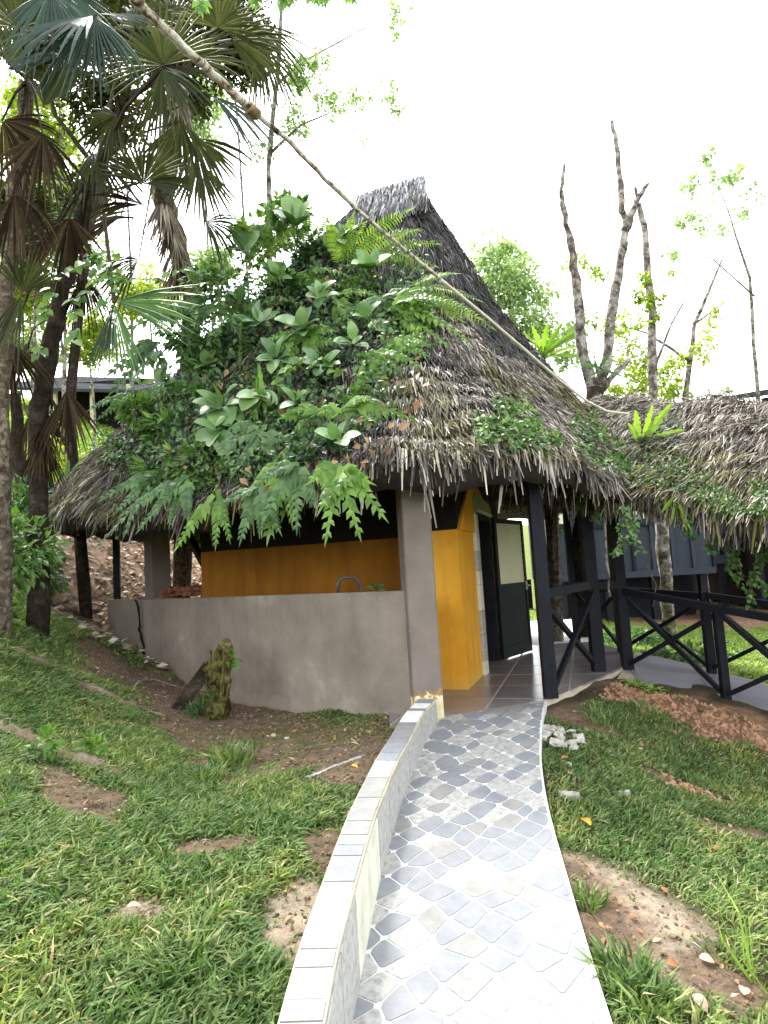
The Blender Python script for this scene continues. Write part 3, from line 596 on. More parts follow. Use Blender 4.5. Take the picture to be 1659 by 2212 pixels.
# thatch strands
def strands(fn, a, b, n, lmin, lmax, wmin, wmax, lift, seed, hang=0.35, big=.9):
    e = 1e-3; p = fn(a, b); da = (fn(a+e, b)-p)/e; db = (fn(a, b+e*seed)-p)/(e)
    nn = nrm(np.cross(da, db)); nn = np.where(nn[:, 2:3] < 0, -nn, nn); dn = nrm(db); k = len(p)
    d = nrm(dn+rng.normal(size=(k, 3))*.16+nn*rng.uniform(-.02, .12, (k, 1))+np.array((0, 0, -1))*hang*rng.uniform(0, .5, (k, 1)))
    up = nrm(nn+rng.normal(size=(k, 3))*.5); X, Y, Z = frames(d, up)
    L = rng.uniform(lmin, lmax, k); W = rng.uniform(wmin, wmax, k)
    pos = p+nn*rng.uniform(0, lift, (k, 1))-d*(L*.4)[:, None]
    return pos, X, Y, Z, np.stack([W, L, L], 1)
def split_mats(pos, rules):
    return rules
hn = []
# front-facing part of the hut roof gets most of the strands
n = 95000; th = rng.uniform(-math.pi*.98, .25, n); s = np.sqrt(rng.uniform(.004, 1, n)); s = np.where(rng.random(n) < .35, rng.uniform(.02, 1, n), s)
n2 = 9000; th = np.r_[th, rng.uniform(.25, math.pi, n2)]; s = np.r_[s, np.sqrt(rng.uniform(.004, 1, n2))]
pos, X, Y, Z, sc = strands(roofp, th, np.minimum(s, .999), 0, .14, .32, .005, .013, .07, 1)
def pick(pos, darkz, dbias=0.0, top=True):
    k = len(pos); nz = np.array([mnoise.noise(Vector((p[0]*1.3, p[1]*1.3, p[2]*1.9))) for p in pos]); r = rng.random(k)
    mi = np.where(r < .22+.55*np.clip(nz*2.2+dbias, 0, 1), 1, 0)
    nz2 = np.array([mnoise.noise(Vector((p[0]*.9+9, p[1]*.9, p[2]*1.1+4))) for p in pos]); mi = np.where((rng.random(k) < np.clip(nz2*2.0-.05, 0, .7)), 2, mi)
    return mi
mi = pick(pos, 0); mi = np.where(((pos[:, 2] > 4.3) | ((pos[:, 2] > 3.7) & (pos[:, 0] > 1.2))) & (rng.random(len(pos)) < .93), 1, mi)  # shade of the high roof and right flank put into dark strands
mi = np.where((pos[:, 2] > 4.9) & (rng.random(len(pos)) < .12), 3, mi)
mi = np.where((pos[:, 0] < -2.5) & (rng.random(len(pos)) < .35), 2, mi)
# more dark strands under the plants
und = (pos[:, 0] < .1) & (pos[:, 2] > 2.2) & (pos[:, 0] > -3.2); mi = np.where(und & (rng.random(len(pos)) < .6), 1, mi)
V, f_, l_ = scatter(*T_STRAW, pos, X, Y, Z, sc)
HM = [M['straw'], M['strawd'], M['strawm'], M['straw_sheen']]
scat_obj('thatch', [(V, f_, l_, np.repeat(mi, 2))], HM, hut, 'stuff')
# eave fringe: hanging stalk ends of two lengths
n = 9500; th = rng.uniform(-math.pi*.99, .35, n); s = rng.uniform(.955, 1.012, n); p = roofp(th, s); k = n
out = np.stack([np.cos(th), np.sin(th), np.zeros(n)], 1)
d = nrm(np.array((0, 0, -1))+out*rng.uniform(.0, .45, (n, 1))+rng.normal(size=(n, 3))*.11)
X, Y, Z = frames(d, nrm(out+rng.normal(size=(n, 3))*.5)); L = rng.uniform(.10, .30, n)*(.7+.6*np.abs(np.sin(th*19)*np.sin(th*47+1)))*np.where(rng.random(n) < .05, 1.7, 1)
pos = p+np.array((0, 0, .04))-d*.05+out*rng.uniform(-.18, .05, (n, 1))
mi = np.where(rng.random(n) < .3, 1, 0); mi = np.where((th < -2.1) & (rng.random(n) < .35), 2, mi)
mi = np.where((th > -2.35) & (th < -1.75) & (rng.random(n) < .5), 2, mi)
V, f_, l_ = scatter(*T_STRAW, pos, X, Y, Z, np.stack([rng.uniform(.010, .024, n), L, L], 1))
scat_obj('eave_fringe', [(V, f_, l_, np.repeat(mi, 2))], HM, hut, 'stuff')
# ridge cap: saddle of straw with an open dark gable
rc = MB(); x0, x1 = -.12, .86
for i in range(2):
    sg = -1 if i == 0 else 1
    rc.add([(x0, 8.85, 6.62), (x1, 8.85, 6.86), (x1+.0, 8.85+sg*.42, 6.0), (x0-.1, 8.85+sg*.46, 5.95)], [(0, 1, 2, 3) if sg > 0 else (3, 2, 1, 0)])
    rc.add([(x0, 8.85, 6.5), (x1, 8.85, 6.74), (x1, 8.85+sg*.36, 5.95), (x0-.1, 8.85+sg*.4, 5.9)], [(3, 2, 1, 0) if sg > 0 else (0, 1, 2, 3)])
part('ridge_cap', rc, [M['under']], hut)
part('gable_shade_panel', MB().add([(x1-.1, 8.5, 5.6), (x1-.1, 9.2, 5.6), (x1-.1, 8.85, 6.74), (x1-.14, 8.5, 5.6), (x1-.14, 9.2, 5.6), (x1-.14, 8.85, 6.74)], [(0, 1, 2), (5, 4, 3), (0, 3, 4, 1), (1, 4, 5, 2), (2, 5, 3, 0)]), [M['band']], hut)  # dark panel standing in for the shade inside the open gable
n = 1700; u = rng.random(n); v = rng.random(n); sg = np.where(rng.random(n) < .75, -1, 1)
px_ = x0+(x1-x0)*u; pz_ = 6.64+.24*u-v*.62; py_ = 8.85+sg*(v*.43)
pos = np.stack([px_, py_, pz_+.02], 1)+rng.normal(size=(n, 3))*.012; d = nrm(np.stack([rng.normal(size=n)*.1-.12, sg*.5, np.full(n, -1.)], 1)+rng.normal(size=(n, 3))*.06)
X, Y, Z = frames(d, np.stack([np.zeros(n), sg*1., np.full(n, .5)], 1)+rng.normal(size=(n, 3))*.4)
V, f_, l_ = scatter(*T_STRAW, pos, X, Y, Z, np.stack([rng.uniform(.012, .028, n), rng.uniform(.18, .34, n), rng.uniform(.2, .3, n)], 1))
scat_obj('ridge_straw', [(V, f_, l_, np.repeat(np.where(rng.random(n) < .75, 3, 1), 2))], HM, hut, 'stuff')
# walkway thatch
n = 48000; u = rng.uniform(0, 1, n); v = -rng.uniform(0, 1, n); v[:5000] *= -1
def wf(a, b): return wroofp(a, b)
sgn = np.where(v < 0, -1., 1.)
p = wroofp(u, v); e = 1e-3; da = (wroofp(u+e, v)-p)/e; db = (wroofp(u, v+e*sgn)-p)/e
nn = nrm(np.cross(da, db)); nn = np.where(nn[:, 2:3] < 0, -nn, nn); d = nrm(nrm(db)+rng.normal(size=(n, 3))*.2+nn*rng.uniform(0, .1, (n, 1)))
X, Y, Z = frames(d, nrm(nn+rng.normal(size=(n, 3))*.5)); L = rng.uniform(.14, .34, n)
pos = p+nn*rng.uniform(0, .08, (n, 1))-d*(L*.4)[:, None]
mi = np.where(rng.random(n) < .07, 1, 0); low = (v < -.5); mi = np.where(low & (rng.random(n) < .35+.3*np.sin(u*17)), 1, mi); mi = np.where(low & (rng.random(n) < .62*np.clip((-v-.45)*3, 0, 1)), 2, mi)
V, f_, l_ = scatter(*T_STRAW, pos, X, Y, Z, np.stack([rng.uniform(.005, .014, n), L, L], 1))
scat_obj('thatch', [(V, f_, l_, np.repeat(mi, 2))], HM, walk, 'stuff')
n = 5200; u = rng.uniform(.02, 1, n); v = np.full(n, -1.)+rng.uniform(-.01, .06, n); p = wroofp(u, v); out = np.tile(np.array((-.81, -.58, 0)), (n, 1))
d = nrm(np.array((0, 0, -1))+out*rng.uniform(0, .4, (n, 1))+rng.normal(size=(n, 3))*.16); X, Y, Z = frames(d, out+rng.normal(size=(n, 3))*.5)
V, f_, l_ = scatter(*T_STRAW, p+out*rng.uniform(-.15, .04, (n, 1)), X, Y, Z, np.stack([rng.uniform(.01, .022, n), rng.uniform(.1, .34, n), rng.uniform(.1, .2, n)], 1))
scat_obj('eave_fringe', [(V, f_, l_, np.repeat(rng.choice([0, 1, 2], n, p=[.3, .35, .35]), 2))], HM, walk, 'stuff')

# ---- walls and columns
def wallbox(p, q, th, z0, z1): return MB().beam((p[0], p[1], (z0+z1)/2), (q[0], q[1], (z0+z1)/2), th, z1-z0)
C1 = np.array((.24, 5.62)); K = np.array((-3.42, 9.22)); L_ = np.array((-4.52, 10.65))
wd = (K-C1)/np.linalg.norm(K-C1); wn = np.array((-wd[1], wd[0]))   # into the room side?
if wn[1] < 0: wn = -wn
a = C1-wd*.0; zt_ = 1.05
part('half_wall', MB().prism(ccw([tuple(a-wn*.07), tuple(K-wn*.07), tuple(K+wn*.07), tuple(a+wn*.07)]), -.4, zt_), [M['conc']], hut)
wd2 = (L_-K)/np.linalg.norm(L_-K); wn2 = np.array((-wd2[1], wd2[0])); wn2 = wn2 if wn2[1] > 0 else -wn2
part('half_wall', MB().prism(ccw([tuple(K-wn*.075+wd*.03), tuple(L_-wn2*.07), tuple(L_+wn2*.07), tuple(K+wn*.07+wd*.03)]), -.1, zt_+.004), [M['conc']], hut, label='short pale return of the grey half wall beyond the crack')
ck = MB(); zz = np.linspace(.16, 1.06, 16); cpts = [np.array((K[0]-wn[0]*.078+.035-.006*k+rng.normal()*.010, K[1]-wn[1]*.078-.035+rng.normal()*.004, z)) for k, z in enumerate(zz)]
ck.tube(cpts, [.012+.010*random.random() for _ in zz], 5); part('crack', ck, [M['band']], hut)
# worktop behind the half wall
part('worktop', MB().prism(ccw([tuple(a+wn*.072+wd*.2), tuple(K+wn*.072-wd*.1), tuple(K+wn*.55-wd*.3), tuple(a+wn*.55+wd*.5)]), .93, 1.0), [M['conc']], hut)
# near column (square, chipped foot) and far column
m, t, o__ = NT('column_paint'); b__ = t.nodes.new('ShaderNodeBsdfPrincipled'); b__.inputs['Roughness'].default_value = .75
tc = t.nodes.new('ShaderNodeTexCoord'); sp = t.nodes.new('ShaderNodeSeparateXYZ'); t.links.new(tc.outputs['Object'], sp.inputs[0])
basec = ramp(t, noise_n(t, 2.2, 7), [(.25, (.12, .098, .085)), (.55, (.175, .145, .128)), (.85, (.23, .195, .175))])
speck = ramp(t, noise_n(t, 17, 3, .5), [(.735, (0, 0, 0)), (.745, (1, 1, 1))])
basec = mixc(t, speck, basec, (.50, .46, .38))
ad = t.nodes.new('ShaderNodeMath'); ad.operation = 'MULTIPLY_ADD'; ad.inputs[1].default_value = .42; t.links.new(noise_n(t, 6, 6, .7), ad.inputs[0])
ng = t.nodes.new('ShaderNodeMath'); ng.operation = 'MULTIPLY'; ng.inputs[1].default_value = -1; t.links.new(sp.outputs[2], ng.inputs[0]); t.links.new(ng.outputs[0], ad.inputs[2])
msk = ramp(t, ad.outputs[0], [(.035, (0, 0, 0)), (.05, (1, 1, 1))]); och = ramp(t, ad.outputs[0], [(-0.0, (0, 0, 0)), (.03, (1, 1, 1))])
basec = mixc(t, och, basec, (.30, .17, .06)); basec = mixc(t, msk, basec, ramp(t, noise_n(t, 12, 4), [(.35, (.52, .42, .14)), (.6, (.68, .64, .48))]))
t.links.new(basec, b__.inputs['Base Color']); bp = t.nodes.new('ShaderNodeBump'); bp.inputs['Strength'].default_value = .4; bp.inputs['Distance'].default_value = .01
t.links.new(noise_n(t, 30, 5), bp.inputs['Height']); t.links.new(bp.outputs[0], b__.inputs['Normal']); t.links.new(b__.outputs[0], o__.inputs[0]); M['col'] = m
cax = math.radians(4)
def column(c, w_, d_, z0, z1, ang, mat, name='column', label=None):
    h = MB(); ca, sa = math.cos(ang), math.sin(ang); P = []
    bev = .012
    for x, y in ((-w_/2+bev, -d_/2), (w_/2-bev, -d_/2), (w_/2, -d_/2+bev), (w_/2, d_/2-bev), (w_/2-bev, d_/2), (-w_/2+bev, d_/2), (-w_/2, d_/2-bev), (-w_/2, -d_/2+bev)):
        P.append((c[0]+x*ca-y*sa, c[1]+x*sa+y*ca))
    return part(name, h.prism(P, z0, z1), [mat], hut, label=label)
column((.255, 5.64), .25, .30, -.2, 2.12, math.radians(8), M['col'], label='chipped brown square column where the ramp begins')
column((-3.28, 9.28), .28, .28, 1.056, 3.4, math.radians(40), M['brownpaint'], label='grey brown square column standing on the half wall end')
column((-4.42, 10.62), .10, .12, 1.06, 2.9, .2, M['black'], 'post')
# golden rooms
Z1 = 1.62; ZT = 3.2
A0 = np.array((-2.36, 8.25)); A1 = np.array((.26, 7.62)); A2 = np.array((.36, 6.80)); A3 = np.array((.735, 6.66)); 
AD = np.array((.33, 1.0)); AD = AD/np.linalg.norm(AD)
J0 = A3+AD*1.03; J1 = A3+AD*2.06; A4 = A3+AD*2.9
def wl(p, q, z0, z1, mat, name, off=.0, th_=.12, label=None):
    p = np.array(p); q = np.array(q); d = (q-p)/np.linalg.norm(q-p); n_ = np.array((d[1], -d[0]))
    # n_ is the outward side (towards viewer) for walls listed left to right
    P = [p, q, q-n_*th_, p-n_*th_]; return part(name, MB().prism(ccw([tuple(x+n_*off) for x in P]), z0, z1), [mat], hut, label=label)
wl(A0, A1, 0, Z1, M['gold_shade'], 'wall'); wl(A0, A1, Z1, ZT, M['band'], 'upper_wall')
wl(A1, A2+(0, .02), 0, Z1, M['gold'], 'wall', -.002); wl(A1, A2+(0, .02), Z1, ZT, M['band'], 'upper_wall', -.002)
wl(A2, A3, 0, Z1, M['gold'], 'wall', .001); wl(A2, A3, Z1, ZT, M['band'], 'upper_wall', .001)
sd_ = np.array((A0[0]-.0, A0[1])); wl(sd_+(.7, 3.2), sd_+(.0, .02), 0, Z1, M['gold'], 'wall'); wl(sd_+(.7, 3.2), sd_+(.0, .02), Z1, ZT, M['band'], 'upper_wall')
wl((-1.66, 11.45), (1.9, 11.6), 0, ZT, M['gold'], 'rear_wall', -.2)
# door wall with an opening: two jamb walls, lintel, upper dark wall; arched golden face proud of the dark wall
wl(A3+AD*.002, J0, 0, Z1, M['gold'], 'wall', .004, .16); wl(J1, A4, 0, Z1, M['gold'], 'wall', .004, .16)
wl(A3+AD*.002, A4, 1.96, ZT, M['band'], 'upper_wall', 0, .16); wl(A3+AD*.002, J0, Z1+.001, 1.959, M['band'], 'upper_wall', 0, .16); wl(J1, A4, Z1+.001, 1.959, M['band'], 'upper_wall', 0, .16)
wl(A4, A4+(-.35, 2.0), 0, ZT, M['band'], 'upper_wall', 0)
nd = np.array((AD[1], -AD[0]))      # outward from the door wall
def onwall(u, z, off): p = A3+AD*u+nd*off; return (p[0], p[1], z)
# arch piece
AR = []
ap = .93; 
for k in range(25):
    f = k/24; 
    if f < .5: g = f/.5; u = .0+ap*g; z = Z1+(2.24-Z1)*(.55*g+.45*math.sin(g*math.pi/2))
    else: g = (f-.5)/.5; u = ap+1.35*g; z = 2.24-(2.24-1.72)*(1-math.cos(g*math.pi/2))**.9
    AR.append((u, z))
arc = MB(); 
def strip(mb_, top, bot, off0, off1):
    n_ = len(top); V = []
    for (u, z), (u2, z2) in zip(top, bot):
        V += [onwall(u, z, off1), onwall(u2, z2, off1), onwall(u, z, off0), onwall(u2, z2, off0)]
    F = []
    for i in range(n_-1):
        b = i*4; c = b+4; F += [(b, b+1, c+1, c), (b+2, c+2, c+3, b+3), (b, c, c+2, b+2), (b+1, b+3, c+3, c+1)]
    F += [(0, 2, 3, 1), (n_*4-4, n_*4-3, n_*4-1, n_*4-2)]; mb_.add(V, F)
bot = []
for u, z in AR:
    bot.append((u, Z1 if (u < 1.03-.0) else Z1))
# cut the doorway: the arch face stops above the door head
top1 = [q for q in AR if q[0] <= 1.03]; strip(arc, top1+[(1.03, 2.225)], [(u, Z1) for u, z in top1]+[(1.03, Z1)], .001, .03)
top2 = [(1.032, 2.225)]+[q for q in AR if q[0] > 1.03 and q[0] < 2.06]+[(2.06, 1.86)]; strip(arc, top2, [(u, min(1.93, z-.02)) for u, z in top2], .001, .03)
top3 = [(2.062, 1.86)]+[q for q in AR if q[0] > 2.06]; strip(arc, top3, [(u, Z1) for u, z in top3], .001, .03)
part('arch', arc, [M['gold']], hut)
# stone trim: pieces down the near jamb, lintel with clipped corner
trm = thing_ = None
u0, u1 = .86, 1.03; z = 0.0; k = 0
while z < 1.80:
    h = random.choice([.16, .22, .3, .26]); z2 = min(z+h, 1.86); mbp = MB()
    strip(mbp, [(u0, z2-.004), (u1, z2-.004)], [(u0, z+.002), (u1, z+.002)], .005, .045); part('trim_stone', mbp, [M['trim'] if random.random() < .7 else M['st_pale']], hut); z = z2
mbp = MB(); strip(mbp, [(u0-.03, 1.98), (.95, 2.09), (1.9, 2.03), (2.0, 1.96)], [(u0-.03, 1.865), (.95, 1.865), (1.9, 1.865), (2.0, 1.865)], .031, .05); part('lintel', mbp, [M['trimg']], hut)
mbp = MB(); strip(mbp, [(1.02, 1.90), (2.0, 1.90)], [(1.02, 1.866), (2.0, 1.866)], .051, .062); part('lintel_edge', mbp, [M['trim']], hut)
# black frame
for (ua, ub, za, zb) in ((1.032, 1.085, 0, 1.86), (2.0, 2.06, 0, 1.86), (1.086, 1.999, 1.80, 1.858)):
    mbp = MB(); strip(mbp, [(ua, zb), (ub, zb)], [(ua, za), (ub, za)], -.12, .02); part('door_frame', mbp, [M['black']], hut)
# inner orange wall seen through the opening
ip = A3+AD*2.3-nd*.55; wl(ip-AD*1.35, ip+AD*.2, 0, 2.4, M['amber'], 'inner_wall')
# door leaf: hinged at far jamb and swung outwards
hin = A3+AD*2.0+nd*.06; tipd = np.array((.54, .74)); tipd /= np.linalg.norm(tipd); DW = .9; dn_ = np.array((tipd[1], -tipd[0]))
def dbox(mb_, u0, u1, z0, z1, th_, off=0):
    p = hin+tipd*u0+dn_*off; q = hin+tipd*u1+dn_*off; return mb_.beam((p[0], p[1], (z0+z1)/2), (q[0], q[1], (z0+z1)/2), th_, z1-z0)
dr = MB(); dbox(dr, 0, .07, .02, 1.85, .045); dbox(dr, .84, .9, .02, 1.85, .045); dbox(dr, .07, .84, 1.79, 1.85, .045); dbox(dr, .07, .84, .88, .98, .045); dbox(dr, .07, .84, .02, .16, .045); dbox(dr, .07, .84, .16, .88, .022)
door = part('door', dr, [M['doorblk']], hut, label='black panelled door standing open with a tall glass pane')
gp = MB()
for k in range(20): dbox(gp, .07, .84, .98+k*.0405, .98+k*.0405+.039, .012+.006*(k % 2))
part('pane', gp, [M['glass']], door)
hd = MB(); p = hin+tipd*.855+dn_*.03; hd.tube([(p[0], p[1], .93), (p[0]+dn_[0]*.05, p[1]+dn_[1]*.05, .93), (p[0]+dn_[0]*.055-tipd[0]*.09, p[1]+dn_[1]*.055-tipd[1]*.09, .925)], [.012, .011, .009], 6); hd.beam((p[0], p[1], .87), (p[0], p[1], .99), .03, .012)
part('handle', hd, [M['st_pale']], door)
# leaning brace seen in the gap and the pole behind
br = MB(); br.beam(at(392, 1130, 10.5), at(445, 1225, 9.2), .09, .09); part('roof_strut', br, [M['black']], hut)

# ---- railings and posts of the walkway
P1 = np.array((1.41, 6.02)); P2 = np.array((2.26, 7.3)); P3 = np.array((2.66, 7.52)); P4 = np.array((3.29, 6.62)); P5 = P4+(P4-P3)*1.05; P6 = P5+(P4-P3)
def post(parent, p, z0, z1, w_=.105, name='post'): return part(name, MB().prism([(p[0]-w_/2, p[1]-w_/2), (p[0]+w_/2, p[1]-w_/2), (p[0]+w_/2, p[1]+w_/2), (p[0]-w_/2, p[1]+w_/2)], z0, z1), [M['black']], parent)
def p3(p, z): return (float(p[0]), float(p[1]), float(z))
r1 = thing('railing', 'black timber railing with one cross brace beside the doorway', 'railing', p3(P1, 0))
post(r1, P1, 0, 2.35, .115); post(r1, P2, 0, 2.6, .13)
dd = (P2-P1)/np.linalg.norm(P2-P1); nn_ = np.array((dd[1], -dd[0]))
part('rail', MB().beam(p3(P1+dd*.06, .93), p3(P2-dd*.066, .95), .05, .085), [M['black']], r1)
for za, zb, of in ((.10, .86, .026), (.86, .10, -.026)):
    part('brace', MB().beam(p3(P1+dd*.06+nn_*of, za), p3(P2-dd*.066+nn_*of, zb), .045, .05), [M['black']], r1)
r2 = thing('railing', 'long black railing with crossed braces sloping down along the walkway', 'railing', p3(P3, 0))
post(r2, P3, zwalk(P3), 2.55, .11)
d23 = (P3-P2)/np.linalg.norm(P3-P2); part('rail', MB().beam(p3(P2+d23*.07, .93), p3(P3-d23*.06, .92), .05, .085), [M['black']], r2)
zr = lambda p: .86+(zwalk(p)-zwalk(P3))*.9-.01
for a_, b_2 in ((P3, P4), (P4, P5), (P5, P6)):
    dd = (b_2-a_)/np.linalg.norm(b_2-a_); nn_ = np.array((dd[1], -dd[0]))
    post(r2, b_2, zwalk(b_2)-.05, zr(b_2)-.012, .075)
    part('rail', MB().beam(p3(a_+dd*(.056 if a_ is P3 else .001), zr(a_)), p3(b_2-dd*.001, zr(b_2)), .085, .07), [M['black']], r2)
    za0, za1 = zwalk(a_)+.06, zr(a_)-.08; zb0, zb1 = zwalk(b_2)+.06, zr(b_2)-.08
    part('brace', MB().beam(p3(a_+dd*.04+nn_*.022, za0), p3(b_2-dd*.04+nn_*.022, zb1), .04, .045), [M['black']], r2)
    part('brace', MB().beam(p3(a_+dd*.04-nn_*.022, za1), p3(b_2-dd*.04-nn_*.022, zb0), .04, .045), [M['black']], r2)
B0, B1, B2, B3, B4 = [np.array(q) for q in ((2.78, 9.9), (3.0, 8.65), (3.62, 7.55), (4.3, 6.6), (5.0, 5.6))]
r3 = thing('railing', 'black cross braced railing on the far side of the walkway', 'railing', p3(B1, 0))
for p, z1 in ((B0, 2.9), (B1, 2.6), (B2, .78), (B3, .62), (B4, .4)): post(r3, p, zwalk(p)-.05, z1, .085)
for a_, b_2, ha, hb in ((B0, B1, .9, .86), (B1, B2, .86, .78), (B2, B3, .78, .62), (B3, B4, .62, .4)):
    dd = (b_2-a_)/np.linalg.norm(b_2-a_); nn_ = np.array((dd[1], -dd[0])); za, zb = zwalk(a_), zwalk(b_2)
    part('rail', MB().beam(p3(a_+dd*.045, ha-.04), p3(b_2-dd*.045, hb-.04), .06, .07), [M['black']], r3)
    part('brace', MB().beam(p3(a_+dd*.04+nn_*.022, za+.06), p3(b_2-dd*.04+nn_*.022, hb-.12), .035, .04), [M['black']], r3)
    part('brace', MB().beam(p3(a_+dd*.04-nn_*.022, ha-.12), p3(b_2-dd*.04-nn_*.022, zb+.06), .035, .04), [M['black']], r3)
# steel edge beam of the deck from P4 on
q0 = np.array((3.32, 6.25)); q1 = q0+WD*2.6
part_ = part('edge_beam', MB().beam(p3(q0, zwalk(q0)-.075), p3(q1, zwalk(q1)-.075), .06, .14), [M['black']]); meta(part_, 'black edge beam under the far end of the walkway deck', 'beam')
# rafters under the walkway roof
for u_ in np.linspace(.1, .95, 9):
    pa = wroofp(u_, -.96)+(0, 0, -.26); pb = wroofp(u_, -.03)+(0, 0, -.27); part('rafter', MB().beam(pa, pb, .05, .06), [M['black']], walk)
pa = wroofp(.1, -.62); pb = wroofp(.98, -.62); part('eave_beam', MB().beam(pa+(0, 0, -.36), pb+(0, 0, -.36), .07, .12), [M['black']], walk)

# ------------------------------------------------------------------ slate building behind, far huts
sb = thing('timber_building', 'dark slate timber building on stilts behind the walkway', 'building', (7, 16, 0))
def bpt(px, Y, z): p = at(px, 1200, Y); return np.array((p[0], Y, z))
xA, xB = 3.95, 7.35; Yb = 15.2
part('wall', MB().prism([(xA, Yb), (xB, Yb-.5), (xB+.4, Yb+4), (xA+.4, Yb+4.5)], .80, 3.6), [M['slate']], sb)
for k in range(9):
    x = xA+(xB-xA)*k/8; y = Yb-.5*k/8; part('batten', MB().box((x, y-.035, 1.42), (.07, .05, 1.18)), [M['black'] if k % 4 == 0 else M['slate']], sb)
    if k < 8 and k % 2 == 0:
        f = MB(); f.box((x+.21, y-.03, 2.55), (.34, .04, .95)); wdw = part('window', f, [M['black']], sb); part('pane', MB().box((x+.21, y-.055, 2.55), (.26, .012, .85)), [M['frost'] if k in (0, 4) else M['tin']], wdw)
part('sill_beam', MB().beam((xA, Yb-.06, .86), (xB, Yb-.56, .86), .06, .14), [M['slate']], sb); part('mid_rail', MB().beam((xA, Yb-.05, 2.0), (xB, Yb-.55, 2.0), .05, .08), [M['black']], sb)
part('wall', MB().prism([(xB+.3, 16.4), (17, 14.8), (18, 19), (xB+1.2, 20.5)], 1.0, 3.6), [M['slate']], sb)
for k in range(14):
    f = k/13; x = xB+.3+(17-xB-.3)*f; y = 16.4-1.6*f
    part('batten', MB().box((x, y-.04, 2.0), (.07, .05, 1.6)), [M['black']], sb)
    part('stilt', MB().box((x, y+.1, .35), (.14, .14, 1.2)), [M['black']], sb)
    part('stilt', MB().box((x+1.0, y+3.9, .35), (.14, .14, 1.2)), [M['black']], sb)
part('sill_beam', MB().beam((xB+.3, 16.33, 1.05), (17, 14.73, 1.05), .06, .16), [M['slate']], sb)
for f in (0, .33, .66, 1):
    for dy in (.3, 2.2, 4.0): part('stilt', MB().box((xA+.15+(xB-xA-.3)*f, Yb-.5*f+dy, .3), (.16, .16, 1.0)), [M['black']], sb)
part('underfloor_wall', MB().prism([(xA+.1, Yb+1.2), (xB+.1, Yb+.8), (xB+.15, Yb+1.0), (xA+.15, Yb+1.4)], -.6, .8), [M['black']], sb)
part('underfloor_wall', MB().prism([(9.4, 18.3), (18, 17), (18, 17.3), (9.4, 18.6)], -.6, .62), [M['black']], sb)
part('roof', MB().prism([(xA-.8, Yb-.7), (17.5, 13.7), (18.5, 20), (xA, 20.8)], [3.6, 3.6, 4.6, 4.6], [3.7, 3.7, 4.7, 4.7]), [M['under']], sb)
# roof edge of another thatched roof above the ridge at the far right
fh = thing('far_hut', 'distant dark roofed hut just showing above the walkway ridge', 'hut', (11, 17, 0))
pA, pB = at(1560, 866, 15), at(1750, 838, 13); 
part('roof', MB().add([tuple(pA), tuple(pB), tuple(pB+(2, 5, 1.1)), tuple(pA+(0, 5, 1.0)), tuple(pA+(0, 0, .1)), tuple(pB+(0, 0, .12)), tuple(pB+(2, 5, 1.25)), tuple(pA+(0, 5, 1.1))], [(3, 2, 1, 0), (4, 5, 6, 7), (0, 1, 5, 4), (1, 2, 6, 5), (2, 3, 7, 6), (3, 0, 4, 7)]), [M['strawd']], fh)
part('wall', MB().prism([(pA[0]+.5, pA[1]+.6), (pB[0]+1, pB[1]+.9), (pB[0]+2, pB[1]+4), (pA[0]+.5, pA[1]+4)], 0, [pA[2]-.12, pB[2]-.1, pB[2]+.5, pA[2]+.5]), [M['band']], fh)
for k in range(3):
    p = pA+(pB-pA)*(.3+.3*k)+(0, .25, 0); part('post', MB().box((p[0], p[1], p[2]/2), (.12, .12, p[2]-.06)), [M['black']], fh)
# hut on the hill at the left
lh = thing('hillside_hut', 'sheet roofed hut on the green hill behind the palms', 'hut', tuple(at(180, 870, 24)))
c0, c1 = at(60, 868, 24), at(292, 875, 24)
part('roof', MB().prism([(c0[0]-1, c0[1]-1), (c1[0]+.5, c1[1]-1), (c1[0]+.5, c1[1]+5), (c0[0]-1, c0[1]+5)], [c0[2]+.25, c1[2]+.15, c1[2]+2.4, c0[2]+2.5], [c0[2]+.37, c1[2]+.27, c1[2]+2.52, c0[2]+2.62]), [M['tin']], lh)
part('wall', MB().prism([(c0[0], c0[1]+1.4), (c1[0], c1[1]+1.4), (c1[0], c1[1]+4.5), (c0[0], c0[1]+4.5)], c0[2]-2, c0[2]+1.1), [M['band']], lh)
for k in range(4):
    p = c0+(c1-c0)*(k/3); part('post', MB().box((p[0], p[1]-.6, c0[2]-.6), (.12, .12, 1.7)), [M['pale']], lh)
# ------------------------------------------------------------------ plant builders
VN = np.array((0, -1, .35)); VN = VN/np.linalg.norm(VN)
def fan_geo(mb, hub, fwd, nv_, R, span, nseg, droop, mi=0, split=.5):
    fwd = nrm(np.array(fwd, float)); nv_ = np.array(nv_, float); sd = nrm(np.cross(fwd, nv_)); nv_ = np.cross(sd, fwd)
    da = span/nseg
    for i in range(nseg):
        a = -span/2+da*(i+.5)+rng.normal()*.012; rad = R*(.82+.18*math.cos(a*.7))*rng.uniform(.86, 1.05); dv = fwd*math.cos(a)+sd*math.sin(a); tv = -fwd*math.sin(a)+sd*math.cos(a)
        tip = rng.uniform(.5, 1.5)*droop; rs = (.03, .28, split, .75, 1.0); V = []
        for k, r in enumerate(rs):
            wv = math.tan(da/2)*min(r, split)*rad*(1 if r <= split else (.62 if k == 3 else .08))*1.04
            c = hub+dv*rad*r+np.array((0, 0, -1))*tip*rad*r**2.6+nv_*(.10*math.cos(a)*r*rad*.3)
            V += [c-tv*wv-nv_*wv*.35, c+nv_*wv*.35, c+tv*wv-nv_*wv*.35]
        F = []
        for k in range(4): b = k*3; F += [(b, b+1, b+4, b+3), (b+1, b+2, b+5, b+4)]
        mb.add(V, F, mi)
